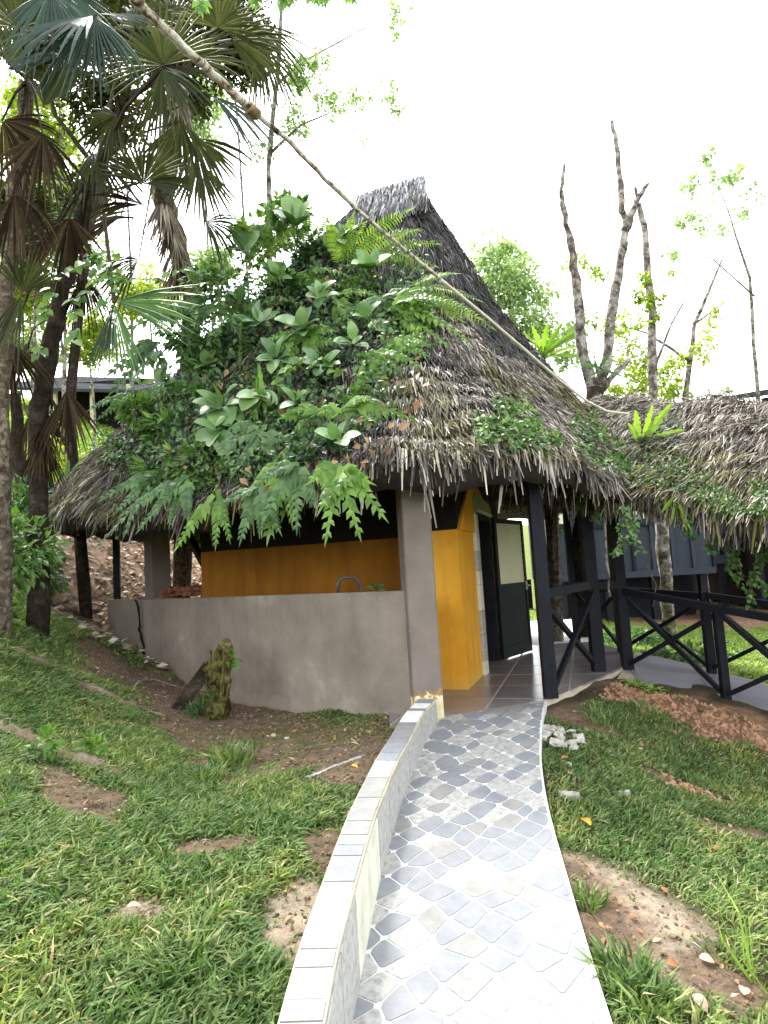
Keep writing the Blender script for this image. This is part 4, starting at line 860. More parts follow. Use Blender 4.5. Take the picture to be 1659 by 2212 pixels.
def arc_path(root, d0, L, g, n=10):
    t = np.linspace(0, 1, n)[:, None]; d0 = nrm(np.array(d0, float)); p = np.array(root)+d0*L*t+np.array((0, 0, -1))*g*L*t**2; return p
def frond_geo(mb, root, d0, L, g, kind='lobed', n=8, wl=.09, mi=0, face=VN, ww=.045):
    P = arc_path(root, d0, L, g, 14); T = np.gradient(P, axis=0); T = nrm(T)
    def pt(t):
        f = t*13; i = min(int(f), 12); fr = f-i; return P[i]*(1-fr)+P[i+1]*fr, nrm(T[i]*(1-fr)+T[i+1]*fr)
    fa = nrm(np.array(face)+rng.normal(size=3)*.25)
    if kind == 'strap':
        V = []; F = []; m = 14
        for k in range(m+1):
            t = k/m; c, tg = pt(min(t, .999)); s_ = nrm(np.cross(tg, fa)); w = wl*math.sin(math.pi*min(1, t*.93+.07))**.5*(1+.28*math.sin(k*2.6)); nn = np.cross(s_, tg)
            V += [c-s_*w*.5+nn*.012, c, c+s_*w*.5+nn*.012]
            if k: b = (k-1)*3; F += [(b, b+1, b+4, b+3), (b+1, b+2, b+5, b+4)]
        mb.add(V, F, mi); return
    # midrib
    V = []; F = []
    for k in range(14):
        c = P[k]; s_ = nrm(np.cross(T[k], fa)); w = (ww if kind == 'lobed' else .006)*(1-k/14*.6); V += [c-s_*w*.5, c+s_*w*.5]
        if k: b = (k-1)*2; F.append((b, b+1, b+3, b+2))
    mb.add(V, F, mi)
    for k in range(n):
        t = .10+.86*k/(n-1) if kind == 'sword' else .22+.74*k/(n-1)
        c, tg = pt(t); s_ = nrm(np.cross(tg, fa)); nn = nrm(np.cross(s_, tg)); prof = (math.sin(math.pi*min(1, (t*.85+.12)))**.6 if kind == 'sword' else (1.15-.75*t))
        for sg in (-1, 1):
            ll = wl*prof*rng.uniform(.88, 1.1); an = math.radians(68 if kind == 'sword' else 48+rng.normal()*5); d = nrm(s_*sg*math.sin(an)+tg*math.cos(an)+nn*rng.normal()*.12)
            hw = ll*(.10 if kind == 'sword' else .29); x_ = nrm(np.cross(d, nn)); c2 = c+tg*(sg*.01)
            dz = np.array((0, 0, -1))*ll*.22
            V = [c2-x_*hw*.8, c2+x_*hw*.8, c2+d*ll*.5-x_*hw+nn*.006, c2+d*ll*.5+nn*.012, c2+d*ll*.5+x_*hw+nn*.006, c2+d*ll+dz, ]
            mb.add(V, [(0, 1, 3), (0, 3, 2), (1, 4, 3), (2, 3, 5), (3, 4, 5)], mi)
    c, tg = pt(.985); s_ = nrm(np.cross(tg, fa)); w = wl*.25
    mb.add([c-s_*w*.5, c+s_*w*.5, c+tg*wl*.9], [(0, 1, 2)], mi)
def dirpx(deg, out=.35): a = math.radians(deg); return nrm(np.array((math.cos(a), -out, math.sin(a))))
def plant_fern(name, label, cat, px, py, fronds, mat, kind='lobed', n=8, wl=.09, D=None, off=.10, out=.35, g=.45, group=None, face=VN, ww=.045):
    if D is None:
        p, nn = rhit(px, py, off)
        if p is None: p = at(px, py, 7.6)
    else: p = at(px, py, D)
    t_ = thing(name, label, cat, p, group); m_ = M['stem'] 
    for (deg, lpx) in fronds:
        L = lpx/FPX*p[1]*1.05; mb_ = MB(); d = dirpx(deg+rng.normal()*3, out*rng.uniform(.6, 1.3)); gg = g*(1 if -20 < deg < 200 else .15)
        frond_geo(mb_, p+rng.normal(size=3)*.015, d, L, gg, kind, n, wl*rng.uniform(.85, 1.15), 0, face, ww); part('frond', mb_, [mat], t_, smooth=False)
    return t_
OV = [tmesh('leaf', T_OVAL, M['lf_big'], (1, 1, 1)), tmesh('leaf', T_OVAL, M['lf_big'], (.85, 1, .6)), tmesh('leaf', (T_OVAL[0]*np.array((1.25, 1, .8)), T_OVAL[1]), M['lf_big'])]
def rounded(T):  # finer oval
    V = [(0, 0, 0)]; n = 7
    for k in range(1, n):
        t = k/n; w = .36*math.sin(math.pi*t**.85)**.62; z = .05*math.sin(math.pi*t)-.10*t*t; V += [(-w, t, z+w*.15), (0, t, z), (w, t, z+w*.15)]
    V.append((0, 1, -.11)); F = [(0, 2, 1), (0, 3, 2)]
    for k in range(n-2): b = 1+k*3; F += [(b, b+1, b+4, b+3), (b+1, b+2, b+5, b+4)]
    b = 1+(n-2)*3; F += [(b, b+1, len(V)-1), (b+1, b+2, len(V)-1)]; return np.array(V), F
T_RND = rounded(None)
OV = [tmesh('leaf', T_RND, M['lf_big'], (s, 1, 1)) for s in (1, .85, 1.2)]
def plant_oval(label, px, py, n, ln, D=None, off=.22, up=0.0, mats=None, name='waxy_leaf_plant', spread=1.0):
    off = .62; ln = ln*1.12
    if D is None:
        p, nn = rhit(px, py, off)
        if p is None: p = at(px, py, 7.5)
    else: p = at(px, py, D)
    t_ = thing(name, label, 'plant', p)
    st = MB(); st.tube([p+(0, .12, -.12), p+(0, .05, -.03), p], [.012, .011, .008], 5); part('stem', st, [M['stem']], t_)
    a0 = rng.uniform(0, 6)
    for k in range(n):
        a = a0+k*2.4; el = rng.uniform(-.2, .6)+up; d = nrm(np.array((math.cos(a)*spread, -.55+.25*math.sin(a*1.7), math.sin(a)*.75*spread+el)))
        X, Y, Z = frames(d[None], nrm(np.array((rng.normal()*.3, -.75, .75)))[None]); s = ln*rng.uniform(.7, 1.15)
        inst('leaf', (mats or OV)[k % len(mats or OV)], t_, mat4(p+d*.02+rng.normal(size=3)*.02, X[0], Y[0], Z[0], s))
    return t_
HL = [tmesh('leaf', T_HEART, M['lf_mid'])]; HLb = [tmesh('leaf', T_HEART, M['lf_fern'])]
def vine(label, pts, n, ls, mats=HL, name='hanging_vine', stem=.004, joined=False, lm='lf_mid', spread=.05):
    """pts: list of world points top to bottom"""
    P = np.array(pts); t_ = thing(name, label, 'vine', P[0]); q = [P[0]]
    for a, b in zip(P[:-1], P[1:]):
        for f in (.33, .66, 1): q.append(a*(1-f)+b*f+rng.normal(size=3)*.012)
    part('stem', MB().tube(q, stem, 4), [M['stem']], t_); q = np.array(q)
    sl = np.r_[0, np.cumsum(np.linalg.norm(np.diff(q, axis=0), axis=1))]; u = np.sort(rng.uniform(0, sl[-1], n)); pos = np.stack([np.interp(u, sl, q[:, k]) for k in range(3)], 1)
    d = nrm(np.stack([rng.choice([-1, 1], n)*rng.uniform(.2, 1, n), -rng.uniform(.1, .8, n), -rng.uniform(.3, 1.1, n)], 1)); up = nrm(np.tile(np.array((0, -.8, .6)), (n, 1))+rng.normal(size=(n, 3))*.35); X, Y, Z = frames(d, up); s = ls*rng.uniform(.6, 1.15, n)
    pos = pos+d*spread*rng.uniform(.2, 1, (n, 1))
    if joined: V, f_, l_ = scatter(*T_HEART, pos, X, Y, Z, s); scat_obj('leaves', [(V, f_, l_, 0)], [M[lm]], t_)
    else:
        for k in range(n): inst('leaf', mats[k % len(mats)], t_, mat4(pos[k], X[k], Y[k], Z[k], s[k]))
    return t_
def shrub(label, c, rad, n, ls, mat, T=T_LEAF, wr=1.0, name='leafy_shrub', cat='shrub', group=None, flat=(1, .7, .8), stems=6, outw=.7, kind=None, droop=.2):
    c = np.array(c, float); t_ = thing(name, label, cat, c, group)
    sb_ = MB()
    for k in range(stems):
        e = c+rdir(1)[0]*rad*np.array(flat)*.75; sb_.tube([c+(0, .1, -.1), (c+e)/2+rng.normal(size=3)*.05*rad, e], [.012, .008, .004], 4)
    if stems: part('stem', sb_, [M['stemb']], t_)
    # leaves in small clumps
    nc = max(4, n//14); cc = c+rdir(nc)*(rad*np.array(flat))*(rng.random((nc, 1))**.4); ci = rng.integers(0, nc, n)
    d = rdir(n); pos = cc[ci]+d*rng.uniform(.0, .28, (n, 1))*rad
    dd = nrm(d*outw+nrm(pos-c)*.6+np.array((0, -.2, -droop))); up = nrm(np.array((0, -.4, 1.0))+rng.normal(size=(n, 3))*.5); X, Y, Z = frames(dd, up); s = ls*rng.uniform(.6, 1.2, n)
    V, f_, l_ = scatter(*T, pos, X, Y, Z, np.stack([s*wr, s, s], 1)); scat_obj('foliage', [(V, f_, l_, 0)], [mat], t_, kind)
    return t_
def limb(mb_, pts, r0, r1, n=8, lump=.25, sub=4):
    P = np.array(pts, float); q = [P[0]]
    for a, b in zip(P[:-1], P[1:]):
        for k in range(1, sub+1): f = k/sub; q.append(a*(1-f)+b*f+(rng.normal(size=3)*.012*min(1, r0*8) if k < sub else 0))
    rr_ = np.linspace(r0, r1, len(q)); mb_.tube(q, rr_, n, lump=lump); return q
def crown(parent, blobs, mat, T=T_LEAF, wr=1.0, name='crown'):
    """blobs: (centre, radius, leaves, leaf size)"""
    out = []
    for c, r, n, ls in blobs:
        c = np.array(c); nc = max(5, n//16); cc = c+rdir(nc)*r*(rng.random((nc, 1))**.5)*np.array((1, 1, .8)); ci = rng.integers(0, nc, n); pos = cc[ci]+rng.normal(size=(n, 3))*r*.13
        d = nrm(rng.normal(size=(n, 3))+np.array((0, 0, -.5))+nrm(pos-c)*.7); up = nrm(np.array((0, -.2, 1.))+rng.normal(size=(n, 3))*.6); X, Y, Z = frames(d, up); s = ls*rng.uniform(.6, 1.25, n)
        V, f_, l_ = scatter(*T, pos, X, Y, Z, np.stack([s*wr, s, s], 1)); out.append((V, f_, l_, 0))
    return scat_obj(name, out, [mat], parent)

# ------------------------------------------------------------------ fan palms at the upper left
def palm(label, base, pts, r0, r1, bark, fronds, skirts=()):
    """pts: trunk points above the base; fronds: (hub px, py, depth, image angle, R, span deg, nseg, droop, mat, face tilt)"""
    t_ = thing('fan_palm', label, 'palm tree', base); mb_ = MB(); base = np.array(base, float); base[2] = zt(base[0], base[1])[0]; t_.location = base; P = [base-(0, 0, .2)]+[np.array(p) for p in pts]; limb(mb_, P, r0, r1, 10, .3, 5); part('trunk', mb_, [bark], t_, smooth=True)
    cr = P[-1]
    for (px, py, D, ang, R, sp_, ns, dr, mt, ty) in fronds:
        hub = at(px, py, D); fb = MB(); a = math.radians(ang); f = np.array((math.cos(a), ty, math.sin(a))); nv = np.array((rng.normal()*.2, -.9, .35+rng.normal()*.25))
        if mt == 'lf_palm': nv = np.array((rng.normal()*.2, -.7, .7))
        fan_geo(fb, hub, f, nv, R, math.radians(sp_), ns, dr, 0)
        mid = (cr+hub)/2+np.array((0, 0, .12*np.linalg.norm(hub-cr)))
        fb.tube([cr+(hub-cr)*.02, cr*.6+mid*.4+(0, 0, .02), mid, hub], [.022, .017, .013, .009], 5, mi=1)
        part('frond', fb, [M[mt], M['barkd'] if mt == 'lf_dead' else M['stemb']], t_)
    for (p, q, n, R) in skirts:
        sk = MB()
        for k in range(n):
            c = np.array(p)+(np.array(q)-np.array(p))*rng.random(); a = rng.uniform(0, 6.28); fan_geo(sk, c+np.array((math.cos(a), math.sin(a), 0))*.05, (math.cos(a)*.4, math.sin(a)*.4, -1), (math.cos(a), math.sin(a), .3), R*rng.uniform(.7, 1.1), .9, 7, .2)
        part('dead_skirt', sk, [M['lf_skirt'] if n > 12 else M['lf_dead']], t_)
    return t_
b1 = gpt(8, 1120); b1 = at(-30, 1150, 6.2)
palm('lichen pale fan palm trunk nearest the frame edge with dark blue green fronds', at(5, 1140, 6.3),
 [at(0, 900, 6.3), at(18, 600, 6.2), at(45, 300, 6.0), at(60, 180, 5.8)], .085, .065, M['barkp'],
 [(199, 34, 4.6, 205, .78, 150, 22, .35, 'lf_palm', -.3), (205, 36, 4.7, -95, .72, 110, 20, .25, 'lf_palm', -.2), (210, 30, 4.9, 5, .50, 130, 22, .15, 'lf_palm', .2),
  (95, 230, 5.4, 60, .66, 130, 22, .1, 'lf_olive', -.1), (92, 292, 5.3, -100, .62, 120, 20, .35, 'lf_dead', -.1), (40, 60, 5.2, 100, .7, 200, 26, .2, 'lf_olive', 0), (30, 420, 5.6, -80, .6, 120, 18, .5, 'lf_dead', -.2),
  (49, 632, 5.8, 75, .5, 120, 20, .1, 'lf_olive', -.1), (46, 640, 5.8, -105, .6, 70, 12, .4, 'lf_olive', -.3), (150, 120, 5.4, 170, .6, 150, 20, .3, 'lf_palm', .1), (20, 140, 5.6, 40, .6, 150, 22, .3, 'lf_olive', 0), (110, -20, 5.2, -60, .7, 160, 22, .4, 'lf_palm', 0), (60, 350, 5.8, 30, .5, 130, 20, .4, 'lf_olive', 0), (5, 260, 5.5, -40, .6, 120, 18, .4, 'lf_dead', 0)])
palm('dark leaning fan palm with bare forked stem between hut and edge', at(75, 1060, 7.0),
 [at(85, 880, 7), at(120, 700, 6.9), at(160, 520, 6.8), at(205, 370, 6.6)], .115, .065, M['barkd'],
 [(352, 141, 5.6, 100, .72, 200, 30, .15, 'lf_olive', 0), (350, 148, 5.6, -85, .84, 95, 18, .2, 'lf_olive', -.1), (356, 145, 5.7, -10, .6, 100, 18, .3, 'lf_olive', 0),
  (310, 394, 6.0, 90, .52, 150, 22, .1, 'lf_olive', 0), (312, 396, 6.0, 0, .62, 80, 14, .35, 'lf_olive', -.1), (307, 396, 6.0, 178, .4, 70, 12, .3, 'lf_olive', 0),
  (308, 443, 6.2, 165, .62, 50, 10, .25, 'lf_dead', -.1), (150, 470, 6.2, -100, .6, 120, 18, .4, 'lf_dead', 0), (244, 654, 6.1, -97, .88, 34, 12, .03, 'lf_palm', -.15), (246, 654, 6.0, -75, .86, 26, 9, .05, 'lf_fernd', -.1), (250, 652, 6.1, -12, .95, 46, 12, .12, 'lf_fernd', -.25),
  (144, 842, 6.6, -85, .74, 74, 15, .1, 'lf_dead', -.1), (455, 205, 6.0, -35, .85, 60, 14, .45, 'lf_palm', -.1), (250, 250, 6.3, 210, .6, 170, 24, .4, 'lf_olive', .1), (290, 60, 6.2, 60, .7, 180, 24, .3, 'lf_olive', 0), (200, 330, 6.5, -40, .7, 140, 20, .4, 'lf_olive', 0), (420, 130, 6.2, 30, .65, 150, 22, .3, 'lf_olive', 0), (180, 600, 6.8, -90, .6, 100, 16, .3, 'lf_dead', 0), (390, 260, 6.4, -100, .75, 110, 18, .3, 'lf_olive', 0), (100, 520, 6.4, 200, .5, 130, 18, .5, 'lf_dead', 0), (20, 740, 6.5, -70, .6, 90, 16, .3, 'lf_dead', 0)],
 [(at(100, 820, 7), at(90, 1000, 7), 10, .45)])
palm('shaggy pale fibre trunked fan palm leaning over the roof plants', gpt(480, 1110)*0+np.array((-3.9, 12.2, 1.3)),
 [at(415, 640, 10.5), at(385, 540, 9.8), at(350, 430, 9), at(385, 180, 8.2)], .17, .15, M['barkp'],
 [(445, 480, 7.4, -10, .55, 130, 18, .6, 'lf_olive', -.1), (500, 85, 6.6, 10, .72, 150, 24, .35, 'lf_olive', 0), (470, 60, 6.4, 80, .6, 190, 26, .2, 'lf_olive', 0), (540, 55, 7.0, -30, .85, 80, 16, .6, 'lf_olive', 0),
  (420, 300, 7.0, -60, .7, 130, 20, .35, 'lf_olive', 0), (380, 40, 6.6, 130, .65, 160, 22, .2, 'lf_olive', .1), (560, 110, 7.2, -60, .62, 100, 18, .7, 'lf_olive', 0), (260, 470, 7.6, 190, .7, 120, 18, .4, 'lf_dead', .1),
  (430, 350, 8.2, -85, .8, 100, 16, .2, 'lf_olive', .1), (300, 560, 8.0, 200, .7, 110, 18, .5, 'lf_olive', 0), (200, 480, 8, 100, .7, 170, 24, .3, 'lf_olive', 0)],
 [(at(352, 430, 9), at(400, 620, 10.2), 22, .6), (at(385, 190, 8.2), at(352, 400, 8.9), 14, .5)])
palm('young fan palm deep in the shade low behind the first trunks', at(60, 1100, 9.5)*1.0,
 [at(40, 980, 9.5), at(30, 850, 9.3)], .12, .08, M['barkd'],
 [(40, 800, 7.6, 110, .6, 180, 24, .3, 'lf_olive', 0), (10, 560, 7.4, 60, .7, 150, 22, .3, 'lf_olive', 0), (120, 640, 7.8, 100, .5, 160, 22, .3, 'lf_olive', 0), (60, 900, 7.8, -60, .6, 120, 18, .3, 'lf_dead', 0)])
# hanging overhead sprig at the top edge
spg = thing('overhanging_branch', 'fresh green branch tips hanging in at the top edge of the view', 'branch', at(640, -40, 4.2))
mb_ = MB(); mb_.tube([at(560, -60, 4.2), at(640, -30, 4.2), at(750, -45, 4.4)], [.012, .010, .006], 5); part('twig', mb_, [M['stemb']], spg)
for px, py, ang in ((560, -20, -100), (600, -18, -60), (640, -22, -110), (430, -5, -80), (670, -25, -70), (705, -22, -95), (745, -25, -60), (620, -25, -150)):
    lb = MB(); frond_geo(lb, at(px, py, 4.2), dirpx(ang, .2), .12, .1, 'lobed', 4, .10, 0); part('leaf', lb, [M['lf_fern']], spg)

# ------------------------------------------------------------------ background trees
def tree(label, base, limbs, blobs, bark, leaf, r0=.12, T=T_LEAF, wr=1.0, name='leafy_tree', cat='tree'):
    t_ = thing(name, label, cat, base); mb_ = MB()
    for k, (pts, ra, rb) in enumerate(limbs): limb(mb_, pts, ra, rb, 9, .3, 4)
    part('trunk', mb_, [bark], t_, smooth=True)
    if blobs: crown(t_, blobs, leaf, T, wr)
    return t_
tree('tall slim pale tree with sparse bright leaves above the roof plants', (-1.9, 13, .8),
 [([(-1.9, 13, .6), at(585, 700, 13), at(580, 360, 13), at(600, 160, 13), at(612, -60, 13)], .075, .04), ([at(585, 330, 13), at(650, 270, 13), at(720, 240, 13)], .035, .012), ([at(600, 180, 13), at(660, 130, 13.2), at(790, 60, 13.4)], .035, .012)],
 [(at(655, 165, 13), .42, 700, .10), (at(640, 260, 13), .4, 450, .09), (at(705, 225, 13), .42, 420, .09), (at(770, 215, 13.2), .35, 260, .09), (at(835, 210, 13.4), .35, 220, .09), (at(860, 240, 13.4), .25, 120, .09), (at(780, 300, 13), .12, 30, .09), (at(855, 20, 13.4), .35, 260, .09), (at(850, 70, 13.2), .18, 70, .09), (at(560, 330, 13), .3, 160, .09), (at(690, 130, 13), .3, 200, .09)], M['bark'], M['lf_tree'])
tree('rounded bright green tree rising right behind the hut roof slope', (3.9, 16, -.2),
 [([(3.9, 16, -.3), at(1120, 760, 16), at(1100, 620, 16)], .16, .05), ([at(1120, 760, 16), at(1180, 690, 16)], .06, .02)],
 [(at(1070, 570, 16), .75, 1500, .13), (at(1110, 620, 15.6), .8, 1700, .13), (at(1050, 640, 16), .7, 1300, .13), (at(1140, 700, 15.8), .7, 1200, .13), (at(1180, 640, 16), .35, 260, .12), (at(1200, 720, 16), .5, 480, .12), (at(1090, 530, 16), .35, 300, .12), (at(1250, 700, 15), .4, 260, .12), (at(1225, 780, 15.5), .5, 500, .12)], M['bark'], M['lf_tree'])
fk = thing('bare_forked_tree', 'lichen covered forked tree with three cut bare stems behind the walkway', 'tree', (2.95, 8.95, -.2))
kb_ = MB(); D_ = 10.0
limb(kb_, [gpt(1262, 1390)-(0, 0, .2), at(1255, 1200, 9.9), at(1262, 1000, 10), at(1285, 840, D_)], .17, .14, 10, .35, 5); part('trunk', kb_, [M['barkd']], fk, smooth=True)
for pts, a_, b_3 in (([(1283, 850), (1262, 770), (1250, 660), (1243, 590), (1232, 520), (1217, 450), (1212, 410), (1219, 356)], .095, .022), ([(1290, 845), (1312, 780), (1318, 700), (1330, 620), (1345, 540), (1352, 490), (1342, 420), (1335, 330), (1322, 262)], .095, .03),
  ([(1350, 500), (1368, 455), (1378, 430), (1392, 405), (1402, 395)], .07, .018), ([(1300, 840), (1335, 800), (1360, 775)], .06, .04), ([(1378, 432), (1372, 405)], .03, .02)):
    b_ = MB(); limb(b_, [at(x, y, D_) for x, y in pts], a_, b_3, 9, .45, 4); part('stem', b_, [M['bark']], fk, smooth=True)
t2 = tree('straight slender tree behind the railing with yellow leaved climber above the roof', gpt(1447, 1388),
 [([gpt(1447, 1388)-(0, 0, .1), at(1440, 1250, 10.8), at(1428, 1120, 10.8), at(1414, 960, 10.8), at(1412, 840, 10.8), at(1408, 700, 10.8), at(1400, 590, 10.8), at(1393, 500, 10.8), at(1380, 440, 10.8)], .115, .045), ([at(1412, 800, 10.8), at(1450, 700, 10.8), at(1485, 640, 10.8)], .025, .01)],
 [(at(1395, 600, 10.7), .13, 110, .08), (at(1402, 650, 10.7), .2, 220, .08), (at(1415, 690, 10.7), .15, 90, .08), (at(1375, 640, 10.7), .16, 80, .08)], M['bark'], M['lf_lime'])
tree('airy lime green tree filling the gap above the walkway roof', (7.5, 15.5, -.3),
 [([(7.5, 15.5, -.4), at(1480, 860, 15), at(1500, 700, 15), at(1560, 560, 15)], .10, .02), ([at(1490, 780, 15), at(1400, 720, 15), at(1330, 700, 15)], .04, .01), ([at(1500, 700, 15), at(1570, 650, 15)], .03, .01)],
 [(at(1370, 780, 15), .5, 570, .12), (at(1340, 700, 15), .45, 380, .12), (at(1380, 840, 15), .45, 494, .12), (at(1450, 800, 15), .45, 380, .12), (at(1320, 850, 14.6), .3, 285, .12), (at(1450, 850, 15), .4, 418, .12), (at(1500, 760, 15), .5, 209, .12), (at(1540, 700, 15), .4, 152, .12), (at(1290, 600, 15), .35, 114, .12), (at(1240, 570, 15), .3, 114, .12)], M['bark'], M['lf_lime'])
tree('thin high branches of scattered pale leaves at the sky edge', (9.5, 15, -.3),
 [([(9.5, 15, -.5), at(1640, 900, 14), at(1620, 600, 14), at(1560, 420, 14)], .07, .01), ([at(1630, 640, 14), at(1540, 560, 14), at(1470, 540, 14)], .02, .006)],
 [(at(1520, 340, 14), .3, 85, .12), (at(1490, 400, 14), .35, 114, .12), (at(1560, 400, 14), .4, 142, .12), (at(1600, 380, 14), .3, 76, .12), (at(1480, 470, 14), .4, 133, .12), (at(1540, 490, 14), .4, 114, .12), (at(1440, 560, 14), .35, 85, .12), (at(1640, 420, 14), .3, 57, .12), (at(1590, 470, 14), .3, 57, .12), (at(1560, 840, 14), .3, 76, .1)], M['bark'], M['lf_tree'])
# green slope trees behind the palms
for k, (lb_, px, py, D, r, n, mt) in enumerate([
 ('yellow green tree crown glowing between the palm trunks', 60, 270, 15, 1.3, 2600, 'lf_lime'), ('lime leaved tree low behind the dark palm fork', 90, 430, 16, 1.2, 2000, 'lf_lime'),
 ('mid green tree mass behind the lowest palm fronds', 120, 520, 15, 1.4, 2600, 'lf_tree'), ('bright bush on the slope behind the hanging heart leaf vines', 320, 640, 16, .9, 1300, 'lf_lime'),
 ('pale green tree showing above the shaggy palm', 430, 230, 16, 1.0, 900, 'lf_tree'), ('loose green tree behind the second palm crown', 260, 120, 16, 1.5, 1900, 'lf_olive'),
 ('leafy tree top meeting the upper frame above the palms', 120, 20, 15, 1.6, 2200, 'lf_olive'), ('dense green tree behind the brown dead frond', 60, 730, 17, 1.1, 1500, 'lf_tree'), ('bright tree between the first two palm trunks', 60, 620, 16, 1.2, 2400, 'lf_lime'), ('tree foliage glimpsed left of the hanging palm leaf', 190, 740, 17, .9, 1300, 'lf_lime'),
 ('thin leafy tree between roof plants and shaggy palm', 470, 600, 14.5, .7, 900, 'lf_tree'), ('shaded tree crown above the cable start', 500, 60, 15, 1.2, 1100, 'lf_olive')]):
    c = at(px, py, D); g0 = zt(c[0], c[1])[0]
    tree(lb_, (c[0], c[1], g0), [([(c[0]+.1, c[1], g0-.3), (c[0]+.15, c[1], (g0+c[2])/2), c], .04, .02)], [(c+rdir(1)[0]*r*.5, r*.62, n//3, .14) for _ in range(6)], M['bark'], M[mt])

gb = (-4.9, 10.6); g0 = zt(*gb)[0]
tree('dark leaved tree whose canopy fills the corner behind the palm fans', (gb[0], gb[1], g0), [([(gb[0], gb[1], g0-.2), at(150, 900, 10.6), at(190, 500, 10.6), at(250, 250, 10.5), at(330, 60, 10.4)], .10, .04), ([at(220, 380, 10.6), at(120, 250, 10.5), at(70, 60, 10.4)], .05, .02), ([at(260, 220, 10.5), at(400, 140, 10.6), at(500, 110, 10.8)], .05, .02)],
 [(at(330, 50, 10.4), 1.0, 4200, .12), (at(490, 100, 10.9), .75, 3000, .12), (at(90, 50, 10.3), .9, 3000, .12), (at(230, 230, 10.8), .75, 2200, .12), (at(50, 450, 10.9), .7, 1900, .12), (at(400, 200, 10.8), .5, 900, .12), (at(180, 420, 11), .5, 900, .12)], M['barkd'], M['lf_olive'])
# ------------------------------------------------------------------ plants on the roof
def rp(px, py, off=.1, D=7.4):
    p, n = rhit(px, py, off); return p if p is not None else at(px, py, D)
# understory: creeping leaves flat on the thatch (uncountable)
def roofcover(label, name, ells, n, ls, mat, T=T_LEAF, lift=.10):
    pos = []; nn_ = []
    for cx, cy, rx, ry, w_ in ells:
        for _ in range(int(n*w_)):
            a = rng.uniform(0, 6.283); r = math.sqrt(rng.random()); x, y = cx+rx*r*math.cos(a), cy+ry*r*math.sin(a)
            if mnoise.noise(Vector((x*.028, y*.028, 3.3))) < -.3: continue
            p, q = rhit(x, y, 0)
            if p is None: continue
            pos.append(p+q*rng.uniform(.02, lift)); nn_.append(q)
    pos = np.array(pos); nn_ = np.array(nn_); k = len(pos); d = nrm(rng.normal(size=(k, 3))+np.array((0, -.3, -.8))); X, Y, Z = frames(d, nrm(nn_+rng.normal(size=(k, 3))*.4)); s = ls*rng.uniform(.6, 1.2, k)
    V, f_, l_ = scatter(*T, pos, X, Y, Z, s); o = scat_obj(name, [(V, f_, l_, 0)], [mat], None, 'stuff', origin=pos.mean(0)); meta(o, label, 'creeper'); return o
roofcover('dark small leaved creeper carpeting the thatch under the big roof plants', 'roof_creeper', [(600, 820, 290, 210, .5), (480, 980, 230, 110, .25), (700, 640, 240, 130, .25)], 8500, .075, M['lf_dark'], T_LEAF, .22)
roofcover('mixed green undergrowth between the roof ferns', 'roof_undergrowth', [(560, 760, 300, 200, .5), (450, 960, 240, 120, .3), (720, 620, 220, 120, .2)], 4200, .085, M['lf_fernd'], T_LEAF, .3)
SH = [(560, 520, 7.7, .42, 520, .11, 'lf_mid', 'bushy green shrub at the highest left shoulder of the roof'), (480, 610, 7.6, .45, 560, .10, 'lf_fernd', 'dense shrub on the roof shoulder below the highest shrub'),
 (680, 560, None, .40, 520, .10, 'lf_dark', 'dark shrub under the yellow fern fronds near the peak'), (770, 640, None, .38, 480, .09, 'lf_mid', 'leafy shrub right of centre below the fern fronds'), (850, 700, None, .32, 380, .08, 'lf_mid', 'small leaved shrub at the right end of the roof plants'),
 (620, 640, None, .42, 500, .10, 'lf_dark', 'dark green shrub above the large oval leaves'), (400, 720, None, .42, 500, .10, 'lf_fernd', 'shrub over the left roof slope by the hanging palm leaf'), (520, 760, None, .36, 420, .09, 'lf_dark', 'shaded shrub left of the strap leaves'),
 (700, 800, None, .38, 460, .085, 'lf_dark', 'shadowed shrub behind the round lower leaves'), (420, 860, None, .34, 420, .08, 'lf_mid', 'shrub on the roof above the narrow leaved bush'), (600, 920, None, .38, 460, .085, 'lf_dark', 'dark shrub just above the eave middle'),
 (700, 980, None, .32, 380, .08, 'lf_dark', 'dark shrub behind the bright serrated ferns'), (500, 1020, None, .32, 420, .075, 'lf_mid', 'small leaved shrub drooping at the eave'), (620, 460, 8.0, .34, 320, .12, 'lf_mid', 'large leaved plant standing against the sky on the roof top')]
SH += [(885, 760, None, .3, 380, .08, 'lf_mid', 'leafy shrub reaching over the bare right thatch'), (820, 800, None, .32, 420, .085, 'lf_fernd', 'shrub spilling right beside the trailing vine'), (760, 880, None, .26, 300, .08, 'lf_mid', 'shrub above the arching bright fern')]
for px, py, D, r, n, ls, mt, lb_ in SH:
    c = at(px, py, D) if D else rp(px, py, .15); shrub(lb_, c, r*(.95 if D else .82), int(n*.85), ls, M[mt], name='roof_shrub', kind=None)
NR = [(430, 1000, .34, 'narrow leaved bush spilling over the thatch near the left eave'), (360, 930, .28, 'narrow leaved bush highest on the left thatch slope'), (900, 690, .22, 'narrow leaved sprig at the right tip of the roof plants'), (350, 1040, .26, 'little narrow leaved bush at the left eave edge'), (520, 940, .3, 'narrow leaved bush under the lowest oval leaves'), (300, 890, .2, 'pale narrow leaved sprig on the outer roof slope')]
for px, py, r, lb_ in NR: shrub(lb_, rp(px, py, .15), r, 420, .14, M['lf_mid'], T_LEAF, .55, 'narrow_leaf_bush', 'bush', outw=.5)
